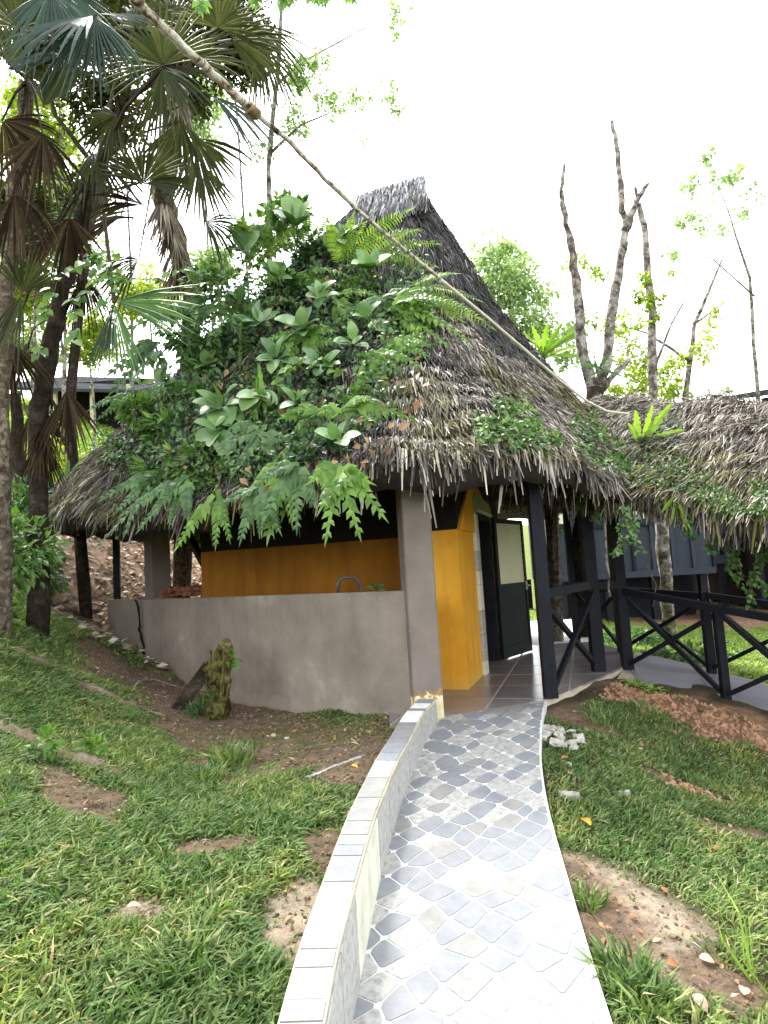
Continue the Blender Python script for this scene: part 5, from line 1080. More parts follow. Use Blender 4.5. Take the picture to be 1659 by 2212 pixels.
OVL = [('waxy plant with three upright oval leaves in the roof middle', 562, 700, 9, .24, .25), ('waxy plant whose oval leaves catch the light beside the first', 655, 715, 9, .23, .2), ('single round waxy leaf plant below the fern fronds', 792, 690, 4, .20, .0),
 ('drooping waxy oval leaves under the roof centre', 600, 775, 8, .22, -.35), ('waxy plant with broad leaves above the left eave', 480, 880, 9, .24, .05), ('tall pointed waxy leaves at the top against the sky', 640, 490, 8, .30, .7),
 ('dull waxy leaves hanging behind the long straps', 560, 850, 7, .21, -.5), ('dark waxy rosette near the cable', 800, 580, 6, .24, .5), ('waxy rosette in the shade right of the straps', 700, 790, 8, .20, -.2), ('two toned waxy leaves at the low centre', 470, 935, 6, .26, -.5),
 ('dark paddle leaves on the high left shoulder', 520, 545, 6, .26, .4), ('waxy leaves beside the lower bright fern', 735, 950, 5, .17, .1), ('small waxy rosette left of the roof middle', 400, 690, 6, .18, .2)]
OVL += [('waxy rosette on the roof between the yellow ferns and the pale fern', 690, 640, 7, .2, .3), ('waxy leaves below the single round leaf', 760, 740, 6, .17, -.2), ('waxy leaves over the left roof slope', 440, 790, 7, .19, .1), ('low waxy leaves by the bright serrated fern', 640, 870, 6, .17, -.3), ('waxy leaves at the outer left of the mass', 350, 830, 6, .17, .1), ('upper waxy leaves by the bushy shrub', 600, 600, 6, .2, .4), ('waxy leaves beside the sword fern near the ridge', 740, 520, 7, .22, .6), ('waxy leaves in the gap above the strap leaves', 520, 650, 7, .2, .2)]
for lb_, px, py, n, ln, up in OVL: plant_oval(lb_, px, py, n, ln, up=up, D=(7.5 if py < 500 else None))
FL = [('bright serrated fern hanging over the eave with one long blade', 690, 885, [(-165, 70), (-130, 90), (-110, 235), (-85, 110), (-60, 90), (-20, 85), (150, 50)], 'lf_fern', .10, 7),
 ('arching bright fern reaching over the thatch towards the column', 742, 885, [(5, 175), (-25, 130), (-60, 110), (40, 90), (160, 60)], 'lf_fern', .10, 8),
 ('lowest bright fern dangling below the eave', 735, 1010, [(-125, 90), (-105, 150), (-75, 145), (-55, 125), (-150, 60), (-20, 60)], 'lf_fern', .105, 6),
 ('pale lit fern arching at the crown of the roof plants', 640, 590, [(170, 110), (200, 90), (10, 130), (-20, 110), (-50, 110), (140, 90)], 'lf_fern', .10, 9),
 ('glossy whitish fern drooping right of the waxy leaves', 720, 640, [(-30, 110), (-60, 150), (-80, 110), (15, 110)], 'lf_fern', .09, 8),
 ('fern with long drooping tips near the roof right slope', 830, 640, [(-20, 120), (-50, 110), (10, 100), (170, 60)], 'lf_fernd', .085, 9),
 ('broad lobed fern spreading over the left slope', 470, 640, [(200, 190), (185, 130), (-140, 150), (-120, 120), (-20, 100), (-60, 110)], 'lf_fernd', .13, 7),
 ('broad lobed fern hanging by the palm leaf', 340, 740, [(215, 110), (-130, 130), (-110, 150), (-75, 120), (180, 70)], 'lf_fernd', .13, 6),
 ('hanging lobed fern between vine and straps', 450, 720, [(-100, 150), (-80, 130), (-120, 120), (-40, 80)], 'lf_fernd', .12, 7),
 ('fern trailing from the left eave to the post', 400, 1030, [(195, 180), (215, 140), (-125, 130), (-105, 100), (-80, 90)], 'lf_fernd', .085, 10),
 ('fern fringe hanging at the left of the eave', 330, 1020, [(210, 110), (-130, 100), (-110, 130)], 'lf_fernd', .08, 8),
 ('fern drooping at the middle of the eave', 560, 1050, [(-110, 110), (-90, 90), (-70, 100), (200, 80)], 'lf_fernd', .08, 8),
 ('dark lobed fern in the shade above the eave', 640, 1000, [(-120, 120), (-95, 130), (-70, 90), (180, 70)], 'lf_fernd', .09, 7),
 ('green fern tuft under the round leaves', 560, 930, [(-160, 90), (-120, 110), (-60, 100), (-20, 90), (150, 60)], 'lf_fernd', .085, 8),
 ('pale fern frond sticking out on the left thatch', 300, 860, [(165, 90), (190, 80), (20, 60)], 'lf_fernd', .09, 9)]
FL += [('large bright fern over the bare thatch at the right end', 850, 660, [(-10, 150), (-35, 150), (-60, 120), (15, 120), (40, 90)], 'lf_fern', .09, 9), ('pale drooping fern below the single round leaf', 800, 760, [(-40, 130), (-75, 130), (-110, 110), (0, 100)], 'lf_fern', .09, 8), ('long bright fern hanging over the middle eave', 610, 985, [(-100, 170), (-80, 150), (-125, 120), (-55, 110)], 'lf_fern', .10, 9), ('bright fern in the middle of the roof plants', 650, 730, [(-150, 100), (-120, 120), (-60, 110), (-20, 90), (30, 80), (160, 80)], 'lf_fern', .09, 7), ('fern hanging over the vine at the left middle', 400, 820, [(-140, 110), (-100, 120), (-60, 90), (190, 90)], 'lf_fern', .085, 8),
 ('fern at the right margin above bare thatch', 840, 740, [(-60, 100), (-30, 90), (-100, 90), (20, 80)], 'lf_fern', .075, 8), ('serrated fern hanging from the eave beside the far column', 470, 1060, [(-120, 120), (-95, 110), (-70, 100)], 'lf_fern', .075, 8), ('fern between highest shrub and the sword fern', 600, 520, [(100, 90), (140, 90), (60, 90), (170, 80)], 'lf_fernd', .10, 8),
 ('broad pale fern under the oval rosettes', 560, 660, [(180, 110), (-150, 110), (20, 90), (-30, 90)], 'lf_fern', .10, 8)]
for lb_, px, py, fr, mt, wl_, n in FL: plant_fern('lobed_fern', lb_, 'fern', px, py, fr, M[mt], 'lobed', n, wl_*1.25, off=.55)
SW = [('yellow green sword fern crossing the cable below the peak', 735, 575, [(42, 210), (28, 200), (12, 170), (60, 160), (75, 140), (100, 120)], .10), ('sword fern fanning left of the thatched peak', 660, 560, [(60, 150), (85, 140), (110, 130), (130, 120), (35, 160)], .10),
 ('sword fern drooping over the right roof slope', 880, 620, [(-18, 190), (-32, 170), (-45, 140), (-5, 150), (20, 110)], .10), ('sword fern half hidden above the pale fern', 800, 560, [(20, 150), (0, 140), (40, 130), (-15, 120)], .09), ('small sword fern at the highest shrub', 570, 560, [(110, 120), (80, 110), (50, 120), (150, 110)], .09)]
for lb_, px, py, fr, wl_ in SW: plant_fern('sword_fern', lb_, 'fern', px, py, fr, M['lf_sword'], 'sword', 24, wl_*1.2, off=.28, g=.28)
plant_fern('strap_leaf_plant', 'plant with long pale strap leaves hanging down the roof middle', 'plant', 520, 700, [(-93, 170), (-88, 230), (-80, 140)], M['lf_fern'], 'strap', 8, .05, off=.75)
plant_fern('strap_leaf_plant', 'plant with the longest twisted strap leaves left of the bright fern', 'plant', 560, 790, [(-95, 230), (-88, 180), (-82, 140)], M['lf_fern'], 'strap', 8, .045, off=.75)
plant_fern('strap_leaf_plant', 'strap leaf plant hanging just above the long bladed fern', 'plant', 620, 770, [(-100, 110), (-85, 150)], M['lf_fernd'], 'strap', 8, .05, off=.7)
def vpx(pts, off=.62, D=None):
    b0_ = rp(pts[0][0], pts[0][1], off) if D is None else at(pts[0][0], pts[0][1], D); return [at(x, y, b0_[1]-.03*i) for i, (x, y) in enumerate(pts)]
vine('heart leaf vine swinging in open air by the dark trunk', vpx([(250, 540), (190, 560), (120, 600), (95, 690), (90, 760)], D=5.9), 34, .105)
vine('heart leaf vine hanging nearest the palm with the lowest pair of leaves', vpx([(300, 580), (215, 590), (165, 650), (150, 740)], D=5.9), 30, .105)
vine('heart leaf vine draping from palm to roof shrubs', vpx([(180, 520), (260, 600), (340, 600), (420, 570)], D=6.2), 34, .09)
vine('short heart leaf vine over the hanging palm leaf', vpx([(230, 560), (240, 620), (225, 680)], D=5.8), 14, .10)
vine('long heart leaf vine dropping down the left roof slope', vpx([(480, 640), (462, 740), (470, 850), (460, 950)]), 34, .11)
vine('heart leaf vine right of the long one with lime tip', vpx([(430, 650), (400, 720), (390, 800)]), 20, .09)
vine('bright green vine under the oval leaves', vpx([(600, 830), (640, 770), (700, 770), (745, 800)]), 22, .10, HLb)
vine('vine trailing over bare thatch towards the eave', vpx([(800, 750), (870, 800), (915, 840), (945, 890)], .15), 26, .08, HLb)
vine('vine crossing the right edge of the roof plants', vpx([(760, 690), (850, 730), (930, 720)], .25), 20, .08, HLb)
vine('green vine dangling beside the yellow tip leaves', vpx([(780, 790), (790, 850), (800, 880)], .3), 10, .08, HLb)
vine('slim leafy strand hanging below the eave left of the roots', vpx([(585, 1090), (590, 1130), (586, 1170)], .3), 14, .05)
vine('slim leafy strand hanging below the eave by the far column', vpx([(520, 1080), (530, 1120), (528, 1165)], .3), 12, .05)
vine('thin leafy strand at the left eave end', vpx([(255, 1080), (262, 1120), (258, 1160)], .1), 10, .05)
pos_ = []
for _ in range(420):
    a_, r_ = rng.uniform(0, 6.283), math.sqrt(rng.random()); q_, n__ = rhit(590+330*r_*math.cos(a_), 790+270*r_*math.sin(a_), rng.uniform(.1, .5))
    if q_ is not None: pos_.append(q_)
pos_ = np.array(pos_); k_ = len(pos_); X, Y, Z = frames(nrm(rng.normal(size=(k_, 3))+np.array((0, -.3, -.9))), nrm(rng.normal(size=(k_, 3))+np.array((0, -.8, .5)))); V, f_, l_ = scatter(*T_LEAF, pos_, X, Y, Z, rng.uniform(.05, .13, k_))
o = scat_obj('dry_leaves', [(V, f_, l_, 0)], [M['lf_brown']], None, 'stuff', origin=pos_.mean(0)); meta(o, 'dead brown leaves caught among the roof plants', 'dry leaves')
# creeping fig: patches on the right thatch and strands below the eave
roofcover('round leaved creeping fig on the thatch over the doorway', 'creeping_fig', [(1085, 920, 70, 45, .28), (1130, 975, 75, 50, .40), (1170, 1030, 50, 35, .2), (1060, 960, 30, 40, .12)], 4200, .05, M['lf_fig'], T_HEART, .13)
roofcover('creeping fig patch where hut and walkway roofs meet', 'creeping_fig', [(1265, 925, 45, 40, .4), (1300, 990, 40, 55, .35), (1240, 1010, 35, 45, .25)], 2600, .048, M['lf_fig'], T_HEART, .12)
roofcover('mossy creeper covering the low walkway eave', 'eave_creeper', [(1400, 1010, 90, 60, .4), (1470, 1080, 120, 55, .4), (1600, 1090, 90, 50, .3), (1330, 1050, 50, 60, .2)], 8000, .045, M['lf_fig'], T_LEAF, .10)
def strand_vine(label, px, py, ln, n, ls=.045, D=None, mt='lf_fig', sway=10):
    b0_ = rp(px, py, .12, 6.1) if D is None else at(px, py, D)
    pts = [at(px+rng.normal()*sway*.4*i, py+ln*i/3, b0_[1]) for i in range(4)]; return vine(label, pts, int(n*1.6), ls, joined=True, lm=mt, name='hanging_vine')
for px, py, ln, n, lb_ in ((1105, 1000, 95, 60, 'leafy fig strand hanging beside the door pane'), (1130, 1010, 80, 60, 'thick fig strand over the post top'), (1085, 1000, 50, 34, 'short fig strand above the door corner'), (1210, 1060, 90, 40, 'fig strand hanging between the two posts'),
  (1255, 1040, 60, 30, 'fig strand at the second post'), (1290, 1060, 60, 34, 'fig strand under the roof junction'), (1340, 1120, 75, 34, 'fig strand hanging over the third post'), (1370, 1110, 80, 26, 'thin creeper strand over the dark building'), (1350, 1090, 60, 40, 'dense creeper tuft at the third post head'),
  (1480, 1120, 40, 20, 'short creeper tip near the slender trunk'), (1535, 1130, 60, 26, 'creeper strand right of the slender trunk'), (1560, 1140, 90, 30, 'creeper strand over the bright gap'), (1590, 1150, 120, 44, 'long creeper strand before the stilts'), (1625, 1150, 150, 54, 'longest creeper strand near the frame edge'), (1650, 1160, 120, 44, 'outermost creeper strand hanging at the frame edge')):
    strand_vine(lb_, px, py, ln, n)
plant_fern('birds_nest_fern', 'upright bright strap leaved fern growing on the walkway roof', 'fern', 1385, 960, [(95, 80), (75, 95), (55, 110), (15, 90), (120, 60), (-150, 40)], M['lf_sword'], 'strap', 8, .085, off=.05, g=.12)
plant_fern('ridge_fern', 'dark lobed fern lying along the walkway ridge', 'fern', 1440, 925, [(20, 110), (35, 60), (160, 60), (-20, 70), (-60, 50)], M['lf_fernd'], 'lobed', 8, .12, off=.12)
plant_fern('ridge_fern', 'small dark fern at the cable end', 'fern', 1372, 885, [(20, 35), (-60, 50), (-120, 40), (100, 25)], M['lf_fernd'], 'lobed', 5, .08, off=.06)
for px, py, lb_ in ((1440, 1050, 'drooping grassy tuft on the mossy eave'), (1500, 1040, 'second drooping grassy tuft along the mossy eave'), (1530, 1060, 'outer drooping grassy tuft on the mossy eave'), (1462, 1075, 'short grassy tuft under the dark ridge fern')):
    plant_fern('grassy_tuft', lb_, 'fern', px, py, [(-110, 60), (-90, 70), (-70, 60), (-45, 60), (-135, 50), (-80, 80)], M['lf_sword'], 'strap', 6, .028, off=.1, g=.25)
plant_fern('bromeliad', 'large bromeliad with pale strap leaves perched behind the roof slope', 'plant', 1172, 770, [(20, 95), (35, 110), (50, 110), (65, 100), (85, 90), (105, 90), (125, 80), (145, 75), (165, 60), (5, 80)], M['lf_sword'], 'strap', 8, .10, D=10.5, g=.25)
bs = thing('dead_stump', 'pale broken stump carrying the bromeliad behind the roof', 'stump', (2.6, 10.8, 0)); b_ = MB(); limb(b_, [(2.65, 10.6, -.1), at(1190, 950, 10.6), at(1175, 840, 10.6), at(1172, 770, 10.55)], .12, .05, 8, .4); part('trunk', b_, [M['barkp']], bs)
plant_fern('perched_fern', 'small fern clump in the fork of the bare tree', 'fern', 1295, 800, [(20, 50), (60, 50), (100, 50), (150, 60), (-30, 50), (-150, 40)], M['lf_fernd'], 'strap', 6, .06, D=9.8, g=.3)
# roots hanging from the eave
for lb_, pts, r in (('pair of thin brown roots hanging to the half wall', [(818, 1060), (828, 1110), (822, 1150), (836, 1200), (830, 1262)], .006), ('thin root loop under the eave middle', [(700, 1090), (704, 1140), (716, 1170), (700, 1200)], .004), ('short root curl under the eave', [(745, 1090), (738, 1150), (745, 1190)], .004),
   ('fine root near the kitchen corner', [(470, 1090), (462, 1150), (440, 1200)], .004), ('twisted pale root hanging before the slate building', [(1395, 1120), (1405, 1180), (1400, 1230), (1418, 1270), (1410, 1310)], .006), ('lichened root hanging in front of the second post', [(1300, 1050), (1305, 1120), (1310, 1200), (1318, 1290)], .013), ('dry curled palm strip hanging at the roof junction', [(1225, 1010), (1232, 1060), (1228, 1100), (1240, 1130)], .016)):
    P = vpx(pts, .1); q = [];
    for a, b in zip(P[:-1], P[1:]):
        for f in (0, .25, .5, .75): q.append(a*(1-f)+b*f+rng.normal(size=3)*.006)
    q.append(P[-1]); o = part('hanging_root', MB().tube(q, r, 5, lump=.4), [M['rootm'] if r < .012 else M['bark']], None, origin=P[0]); meta(o, lb_, 'root')
# pale palm strips hanging at the roof junction
ps = thing('palm_strip_bundle', 'bleached loose palm strips hanging at the roof junction', 'palm strips', rp(1300, 1010, .15))
for k in range(16):
    sb_ = MB(); frond_geo(sb_, rp(1300, 1010, .15)+rng.normal(size=3)*.03, dirpx(-100+rng.normal()*9, .1), .33*rng.uniform(.6, 1.1), .1, 'strap', 6, .028); part('strip', sb_, [M['trim']], ps)
# air plant on the half wall
ap_ = at(812, 1272, 5.72); apl = thing('air_plant', 'small grey green plant rooted on top of the half wall', 'plant', ap_)
for k in range(9): sb_ = MB(); frond_geo(sb_, ap_, dirpx(rng.uniform(-20, 200), rng.uniform(0, .8)), .09, .2, 'strap', 6, .022); part('leaf', sb_, [M['lf_fernd']], apl)
# ------------------------------------------------------------------ cable across the view
cb = thing('overhead_cable', 'long lichened cable sagging from overhead down to the walkway roof', 'cable', at(545, 240, 3.3))
P = [at(225, -62, 2.35), at(290, -2, 2.5), at(380, 85, 2.75), at(470, 170, 3.0), at(545, 240, 3.2)]
def dense(P, k=6, j=.0):
    q = [P[0]]
    for a, b in zip(P[:-1], P[1:]):
        for i in range(1, k+1): q.append(a*(1-i/k)+b*i/k+rng.normal(size=3)*j)
    return q
part('cable_sleeve', MB().tube(dense(P, 8, .002), .0205, 10, lump=.18), [M['cable']], cb, smooth=True)
P = [at(545, 240, 3.2), at(620, 300, 3.5), at(700, 385, 3.85), at(780, 460, 4.2), at(860, 528, 4.6), at(950, 602, 5.0)]
part('cable_run', MB().tube(dense(P, 6, .002), np.linspace(.0145, .0135, 31), 8, lump=.2), [M['cable']], cb, smooth=True)
P = [at(950, 602, 5.0), at(1050, 684, 5.45), at(1130, 752, 5.8), at(1210, 822, 6.15), at(1270, 868, 6.4), at(1310, 888, 6.6), at(1358, 894, 6.85)]
part('cable_end', MB().tube(dense(P, 5, .001), .0125, 8), [M['cable2']], cb, smooth=True)
kn = MB(); kp = at(545, 240, 3.2); dv = nrm(at(560, 254, 3.25)-kp)
for k in range(5):
    c = kp+dv*(k-2)*.014; a_ = nrm(np.cross(dv, (0, 1, .2)+rng.normal(size=3)*.15)); b_ = np.cross(dv, a_)
    kn.tube([c+(a_*math.cos(t)+b_*math.sin(t))*.025+dv*.006*math.sin(t*2+k) for t in np.linspace(0, 6.283, 15)], .009, 6)
part('knot', kn, [M['rootm']], cb, smooth=True)

# ------------------------------------------------------------------ things on the ground and the half wall
# mossy stump with a leaning board
g_ = gpt(482, 1548); t_ = thing('mossy_stump', 'split mossy tree stump standing on the grass before the half wall', 'stump', g_)
Dm = g_[1]
def sx(px, py, d=0): return at(px, py, Dm+d)
mb_ = MB(); limb(mb_, [sx(462, 1580), sx(464, 1520), sx(468, 1460), sx(478, 1415), sx(486, 1394)], .15, .07, 11, .5, 5); part('trunk', mb_, [M['barkm']], t_)
mb_ = MB()
for k in range(16):
    a = rng.uniform(0, 6.28); b0_ = sx(466, 1540)+np.array((math.cos(a)*.10, math.sin(a)*.1, 0)); h = rng.uniform(.3, .62); mb_.beam(b0_, b0_+np.array((.06+rng.normal()*.02, rng.normal()*.02, h)), .035, .016)
part('bark_splinters', mb_, [M['barkm']], t_)
mb_ = MB(); mb_.beam(sx(372, 1550, -.05), sx(452, 1438, .02), .06, .13); part('leaning_slab', mb_, [M['barkd']], t_)
sp_ = thing('sapling_sprout', 'tiny bright green sprout beside the mossy stump', 'plant', sx(500, 1425)); sb_ = MB(); sb_.tube([sx(482, 1445), sx(495, 1425)], .004, 4); part('stem', sb_, [M['stem']], sp_)
for a in (10, -30, 60): lb = MB(); frond_geo(lb, sx(493, 1426), dirpx(a, .2), .13, .2, 'lobed', 4, .05); part('leaf', lb, [M['lf_fern']], sp_)
shrub('grassy weeds growing round the foot of the mossy stump', sx(440, 1540, -.1), .2, 150, .11, M['lf_fernd'], T_BLADE, .2, 'weed_tuft', 'weeds', stems=0, droop=-.5)
# hose hoop and bricks on the wall top
hp = at(752, 1285, 6.6); o = part('black_hose_hoop', MB().tube([at(729, 1300, 6.6), at(730, 1262, 6.6), at(736, 1249, 6.6), at(750, 1246, 6.6), at(766, 1248, 6.62), at(776, 1259, 6.64), at(780, 1275, 6.66), at(782, 1300, 6.66)], .017, 8), [M['steel']], None, smooth=True, origin=hp); meta(o, 'black metal hoop rising behind the half wall', 'tap')
q0 = K+wd*0
for k in range(16):
    f = k/15; ppx = 356+105*((k*7) % 16)/16+rng.normal()*2; lay = 0 if k < 10 else 1
    bp_ = at(ppx, 1284-9*lay-6*(1-abs(f-.5)), 9.0-(ppx-356)/105*.55); bp_[2] = 1.07+.035+.06*lay+rng.normal()*.004; mb_ = MB(); s_ = rng.uniform(.06, .12); a = rng.uniform(0, 3.1)
    R_ = Matrix.Rotation(a, 3, 'Z') @ Matrix.Rotation(rng.normal()*.3, 3, 'X'); mb_.box(bp_, (s_*1.6, s_*.9, .06), np.array(R_.transposed()))
    V = mb_.V[0]; V += rng.normal(size=V.shape)*.010; o = part('brick_piece', mb_, [M['red']], None, origin=bp_)
    meta(o, 'broken red brick piece in the heap on the half wall end', 'brick', 'broken brick pieces heaped on the half wall')
# earth ledges and root lines on the bank
def ledge(label, pts, r0, r1, mat, name='earth_ledge', cat='earth ledge', lump=.5):
    P = [gpt(x, y) for x, y in pts]; q = dense(P, 5, .012 if r0 > .025 else .003); o = part(name, MB().tube(q, np.linspace(r0, r1, len(q)), 8, lump=lump), [mat], None, smooth=True, origin=P[0]); meta(o, label, cat)
ledge('earth ledge breaking the grass bank with a rounded end', [(-40, 1575), (30, 1595), (90, 1622), (150, 1650), (210, 1662), (262, 1690)], .07, .06, M['soilroot'])
ledge('long bare root line along the top of the grass bank', [(-30, 1385), (40, 1412), (120, 1450), (200, 1490), (280, 1525), (360, 1550)], .045, .03, M['soilroot'], 'surface_root', 'root')
ledge('pale pipe half buried in the sandy patch by the kerb', [(640, 1690), (690, 1672), (740, 1650), (790, 1632)], .016, .010, M['pipe'], 'buried_pipe', 'pipe', .1)
ledge('thin bent branch lying on the dirt before the half wall', [(285, 1492), (300, 1470), (335, 1468), (370, 1480), (420, 1490)], .010, .006, M['pipe'], 'fallen_branch', 'branch', .2)
ledge('dark stick lying at the damp foot of the half wall', [(500, 1560), (540, 1552), (575, 1545)], .010, .006, M['barkd'], 'fallen_branch', 'branch', .2)
ledge('fallen stick on the littered slope beyond the half wall', [(190, 1215), (225, 1200), (250, 1190)], .03, .015, M['bark'], 'fallen_branch', 'branch', .2)
# rubble: white broken pieces beside the ramp
rc_ = gpt(1213, 1600)
for k in range(26):
    a = rng.uniform(0, 6.28); r = math.sqrt(rng.random()); x, y = rc_[0]+.15*r*math.cos(a), rc_[1]+.2*r*math.sin(a); z = zt(x, y)[0]; s_ = rng.uniform(.018, .045)
    mb_ = MB(); R_ = Matrix.Rotation(rng.uniform(0, 6), 3, 'Z') @ Matrix.Rotation(rng.normal()*.5, 3, 'X'); mb_.box((x, y, z+s_*.3+.02), (s_*2, s_*1.3, s_*.7), np.array(R_)); V = mb_.V[0]; V += rng.normal(size=V.shape)*s_*.14
    o = part('rubble_piece', mb_, [M['rock']], None, origin=(x, y, z)); meta(o, 'white broken rubble piece in the little heap beside the ramp', 'stone', 'white rubble pieces heaped beside the ramp')
for k, (px, py, ln, a, lb_) in enumerate([(1232, 1722, .12, 10, 'grey stone shard half sunk in grass near the ramp edge'), (1345, 1722, .10, -5, 'pale stone shard lying in the grass away from the ramp'), (1292, 1665, .03, 0, 'small white stone between rubble heap and grass'), (1385, 1622, .03, 20, 'tiny white stone below the clay bank'), (1228, 1655, .045, 40, 'grey rubble lump between heap and orange leaf'), (620, 1598, .03, 0, 'small white pebble on the dirt strip'), (1295, 1592, .02, 0, 'white pebble beside the rubble heap'), (70, 1540, .04, 0, 'pale stone on the grass bank')]):
    p = gpt(px, py); mb_ = MB(); R_ = Matrix.Rotation(math.radians(a), 3, 'Z'); mb_.box(p+(0, 0, .015), (ln, ln*.45, ln*.35), np.array(R_)); V = mb_.V[0]; V += rng.normal(size=V.shape)*ln*.07; o = part('stone', mb_, [M['rock']], None, origin=p); meta(o, lb_, 'stone')
# fallen leaves: (px, py, length m, turn deg, material, words)
FLV = [(1262, 1790, .12, -62, 'lf_yel', 'large yellow fallen leaf on the grass beside the ramp'), (766, 1667, .055, -30, 'lf_yel', 'small yellow leaf on the sandy patch by the kerb'), (562, 1648, .075, 100, 'lf_org', 'orange leaf standing at the grass and sand border'),
 (128, 1557, .07, 10, 'lf_org', 'orange leaf on the bank above the earth ledge'), (85, 1525, .06, 150, 'lf_brown', 'pale brown curled leaf highest on the grass bank'), (198, 1745, .10, 60, 'lf_pink', 'pinkish dry leaf below the earth ledge end'), (45, 1753, .08, 20, 'lf_pink', 'pale pink leaf near the left frame edge'),
 (250, 1418, .09, -10, 'lf_yel', 'yellow leaf on the dark dirt before the half wall'), (180, 1965, .06, 60, 'lf_pink', 'pale leaf sliver in the middle of the lawn'), (290, 1975, .06, 15, 'lf_pink', 'pale dry leaf beside the bare spot in the lawn'), (325, 1985, .035, 30, 'lf_pink', 'small whitish leaf next to the lawn bare spot'),
 (140, 1850, .06, 120, 'lf_brown', 'tan leaf on the lawn under the pink leaf'), (205, 1870, .04, 60, 'lf_brown', 'small tan leaf on the middle lawn'), (262, 1530, .05, 0, 'lf_brown', 'beige leaf close to the orange bank leaf'), (1235, 1680, .06, 20, 'lf_pink', 'peach coloured leaf beside the lit grass'), (1222, 1650, .06, 10, 'lf_org', 'orange leaf just under the rubble heap'),
 (1550, 1845, .05, -50, 'lf_org', 'orange leaf on grass far from the ramp'), (1360, 1830, .05, 0, 'lf_pink', 'pale pink leaf in the middle of the verge'), (1530, 1722, .05, -40, 'lf_pink', 'pinkish leaf under the clay bank'), (1440, 1935, .05, -20, 'lf_org', 'orange leaf on the upper bare patch'), (1455, 2097, .05, 0, 'lf_org', 'orange leaf on the lower bare patch'),
 (1515, 2180, .07, -70, 'lf_pink', 'reddish leaf near the lower frame edge'), (1528, 2090, .06, -40, 'lf_pink', 'long pale leaf by the lower bare patch'), (1570, 2205, .07, -10, 'lf_brown', 'tan leaf at the bottom corner'), (1610, 2160, .06, 60, 'lf_pink', 'faded pink leaf near the bottom corner'), (1545, 1680, .04, 0, 'lf_brown', 'small tan leaf on the grass below the clay'),
 (640, 1590, .05, 30, 'lf_org', 'rust leaf on the dirt below the half wall'), (700, 1610, .04, 0, 'lf_org', 'small rust leaf near the kerb on the dirt'), (590, 1600, .05, 160, 'lf_brown', 'brown leaf on the dirt beside the rust leaf'), (780, 1598, .04, 30, 'lf_org', 'orange leaf close to the kerb on the moss'),
 (330, 1430, .06, 30, 'lf_pink', 'pink leaf at the cracked corner of the half wall'), (270, 1450, .05, 100, 'lf_brown', 'brown leaf on the dirt below the wall crack'), (100, 1570, .05, 60, 'lf_brown', 'brown leaf next to the ledge top'), (1440, 1500, .06, 10, 'lf_brown', 'tan leaf on the mossy bank edge'), (1285, 1500, .06, 75, 'lf_pink', 'pale stick like leaf by the yellow edging')]
LT = {k: tmesh('leaf_blade', T_RND, M[k], (.95, 1, 1.6)) for k in ('lf_yel', 'lf_org', 'lf_pink', 'lf_brown')}
for px, py, ln, a, mt, lb_ in FLV:
    p = gpt(px, py); a = math.radians(a); o = bpy.data.objects.new('fallen_leaf', LT[mt]); COL.objects.link(o)
    o.matrix_world = Matrix.Translation(Vector(p)+Vector((-math.cos(a)*ln/2, -math.sin(a)*ln/2, .035))) @ Matrix.Rotation(a-math.pi/2, 4, 'Z') @ Matrix.Rotation(rng.normal()*.25, 4, 'X') @ Matrix.Rotation(rng.normal()*.35, 4, 'Y') @ Matrix.Scale(ln, 4); meta(o, lb_, 'leaf')
for k, (px, py, mt) in enumerate([(855, 868, 'lf_org'), (1008, 870, 'lf_brown'), (1090, 905, 'lf_org'), (1165, 880, 'lf_brown'), (1395, 995, 'lf_org'), (1540, 1045, 'lf_org'), (1575, 1070, 'lf_pink'), (360, 1010, 'lf_pink'), (240, 1000, 'lf_pink'), (1480, 1060, 'lf_org'), (370, 870, 'lf_pink'), (950, 862, 'lf_brown')]):
    p = rp(px, py, .10); words = ['beside the hanging vine tip', 'on the bare thatch above the fig', 'above the fig patch', 'by the green leaf on the ridge side', 'at the foot of the upright fern', 'on the mossy walkway eave', 'lower on the mossy walkway eave', 'above the narrow leaved bush', 'at the outer left eave', 'between the grassy tufts', 'on the left thatch by the vine', 'on the thatch near the big fern'][k]
    o = bpy.data.objects.new('fallen_leaf', LT[mt]); COL.objects.link(o); o.matrix_world = Matrix.Translation(Vector(p)) @ Matrix.Rotation(rng.uniform(0, 6), 4, 'Z') @ Matrix.Rotation(-.7, 4, 'X') @ Matrix.Scale(.11, 4); meta(o, 'dry leaf caught '+words, 'leaf')
# litter on the brown slope
n = 16000; a = rng.uniform(0, 1, n); x = rng.uniform(-9, .5, n); y = rng.uniform(8.5, 19, n); z = zt(x, y); X, Y, Z = frames(nrm(np.stack([rng.normal(size=n), rng.normal(size=n), rng.normal(size=n)*.2], 1)), nrm(np.array((0, -.2, 1))+rng.normal(size=(n, 3))*.4))
V, f_, l_ = scatter(*T_LEAF, np.stack([x, y, z+.03], 1), X, Y, Z, rng.uniform(.07, .18, n)); o = scat_obj('leaf_litter', [(V, f_, l_, 0)], [M['lf_lit']], None, 'stuff'); meta(o, 'dry leaf litter covering the slope behind the hut', 'leaf litter')
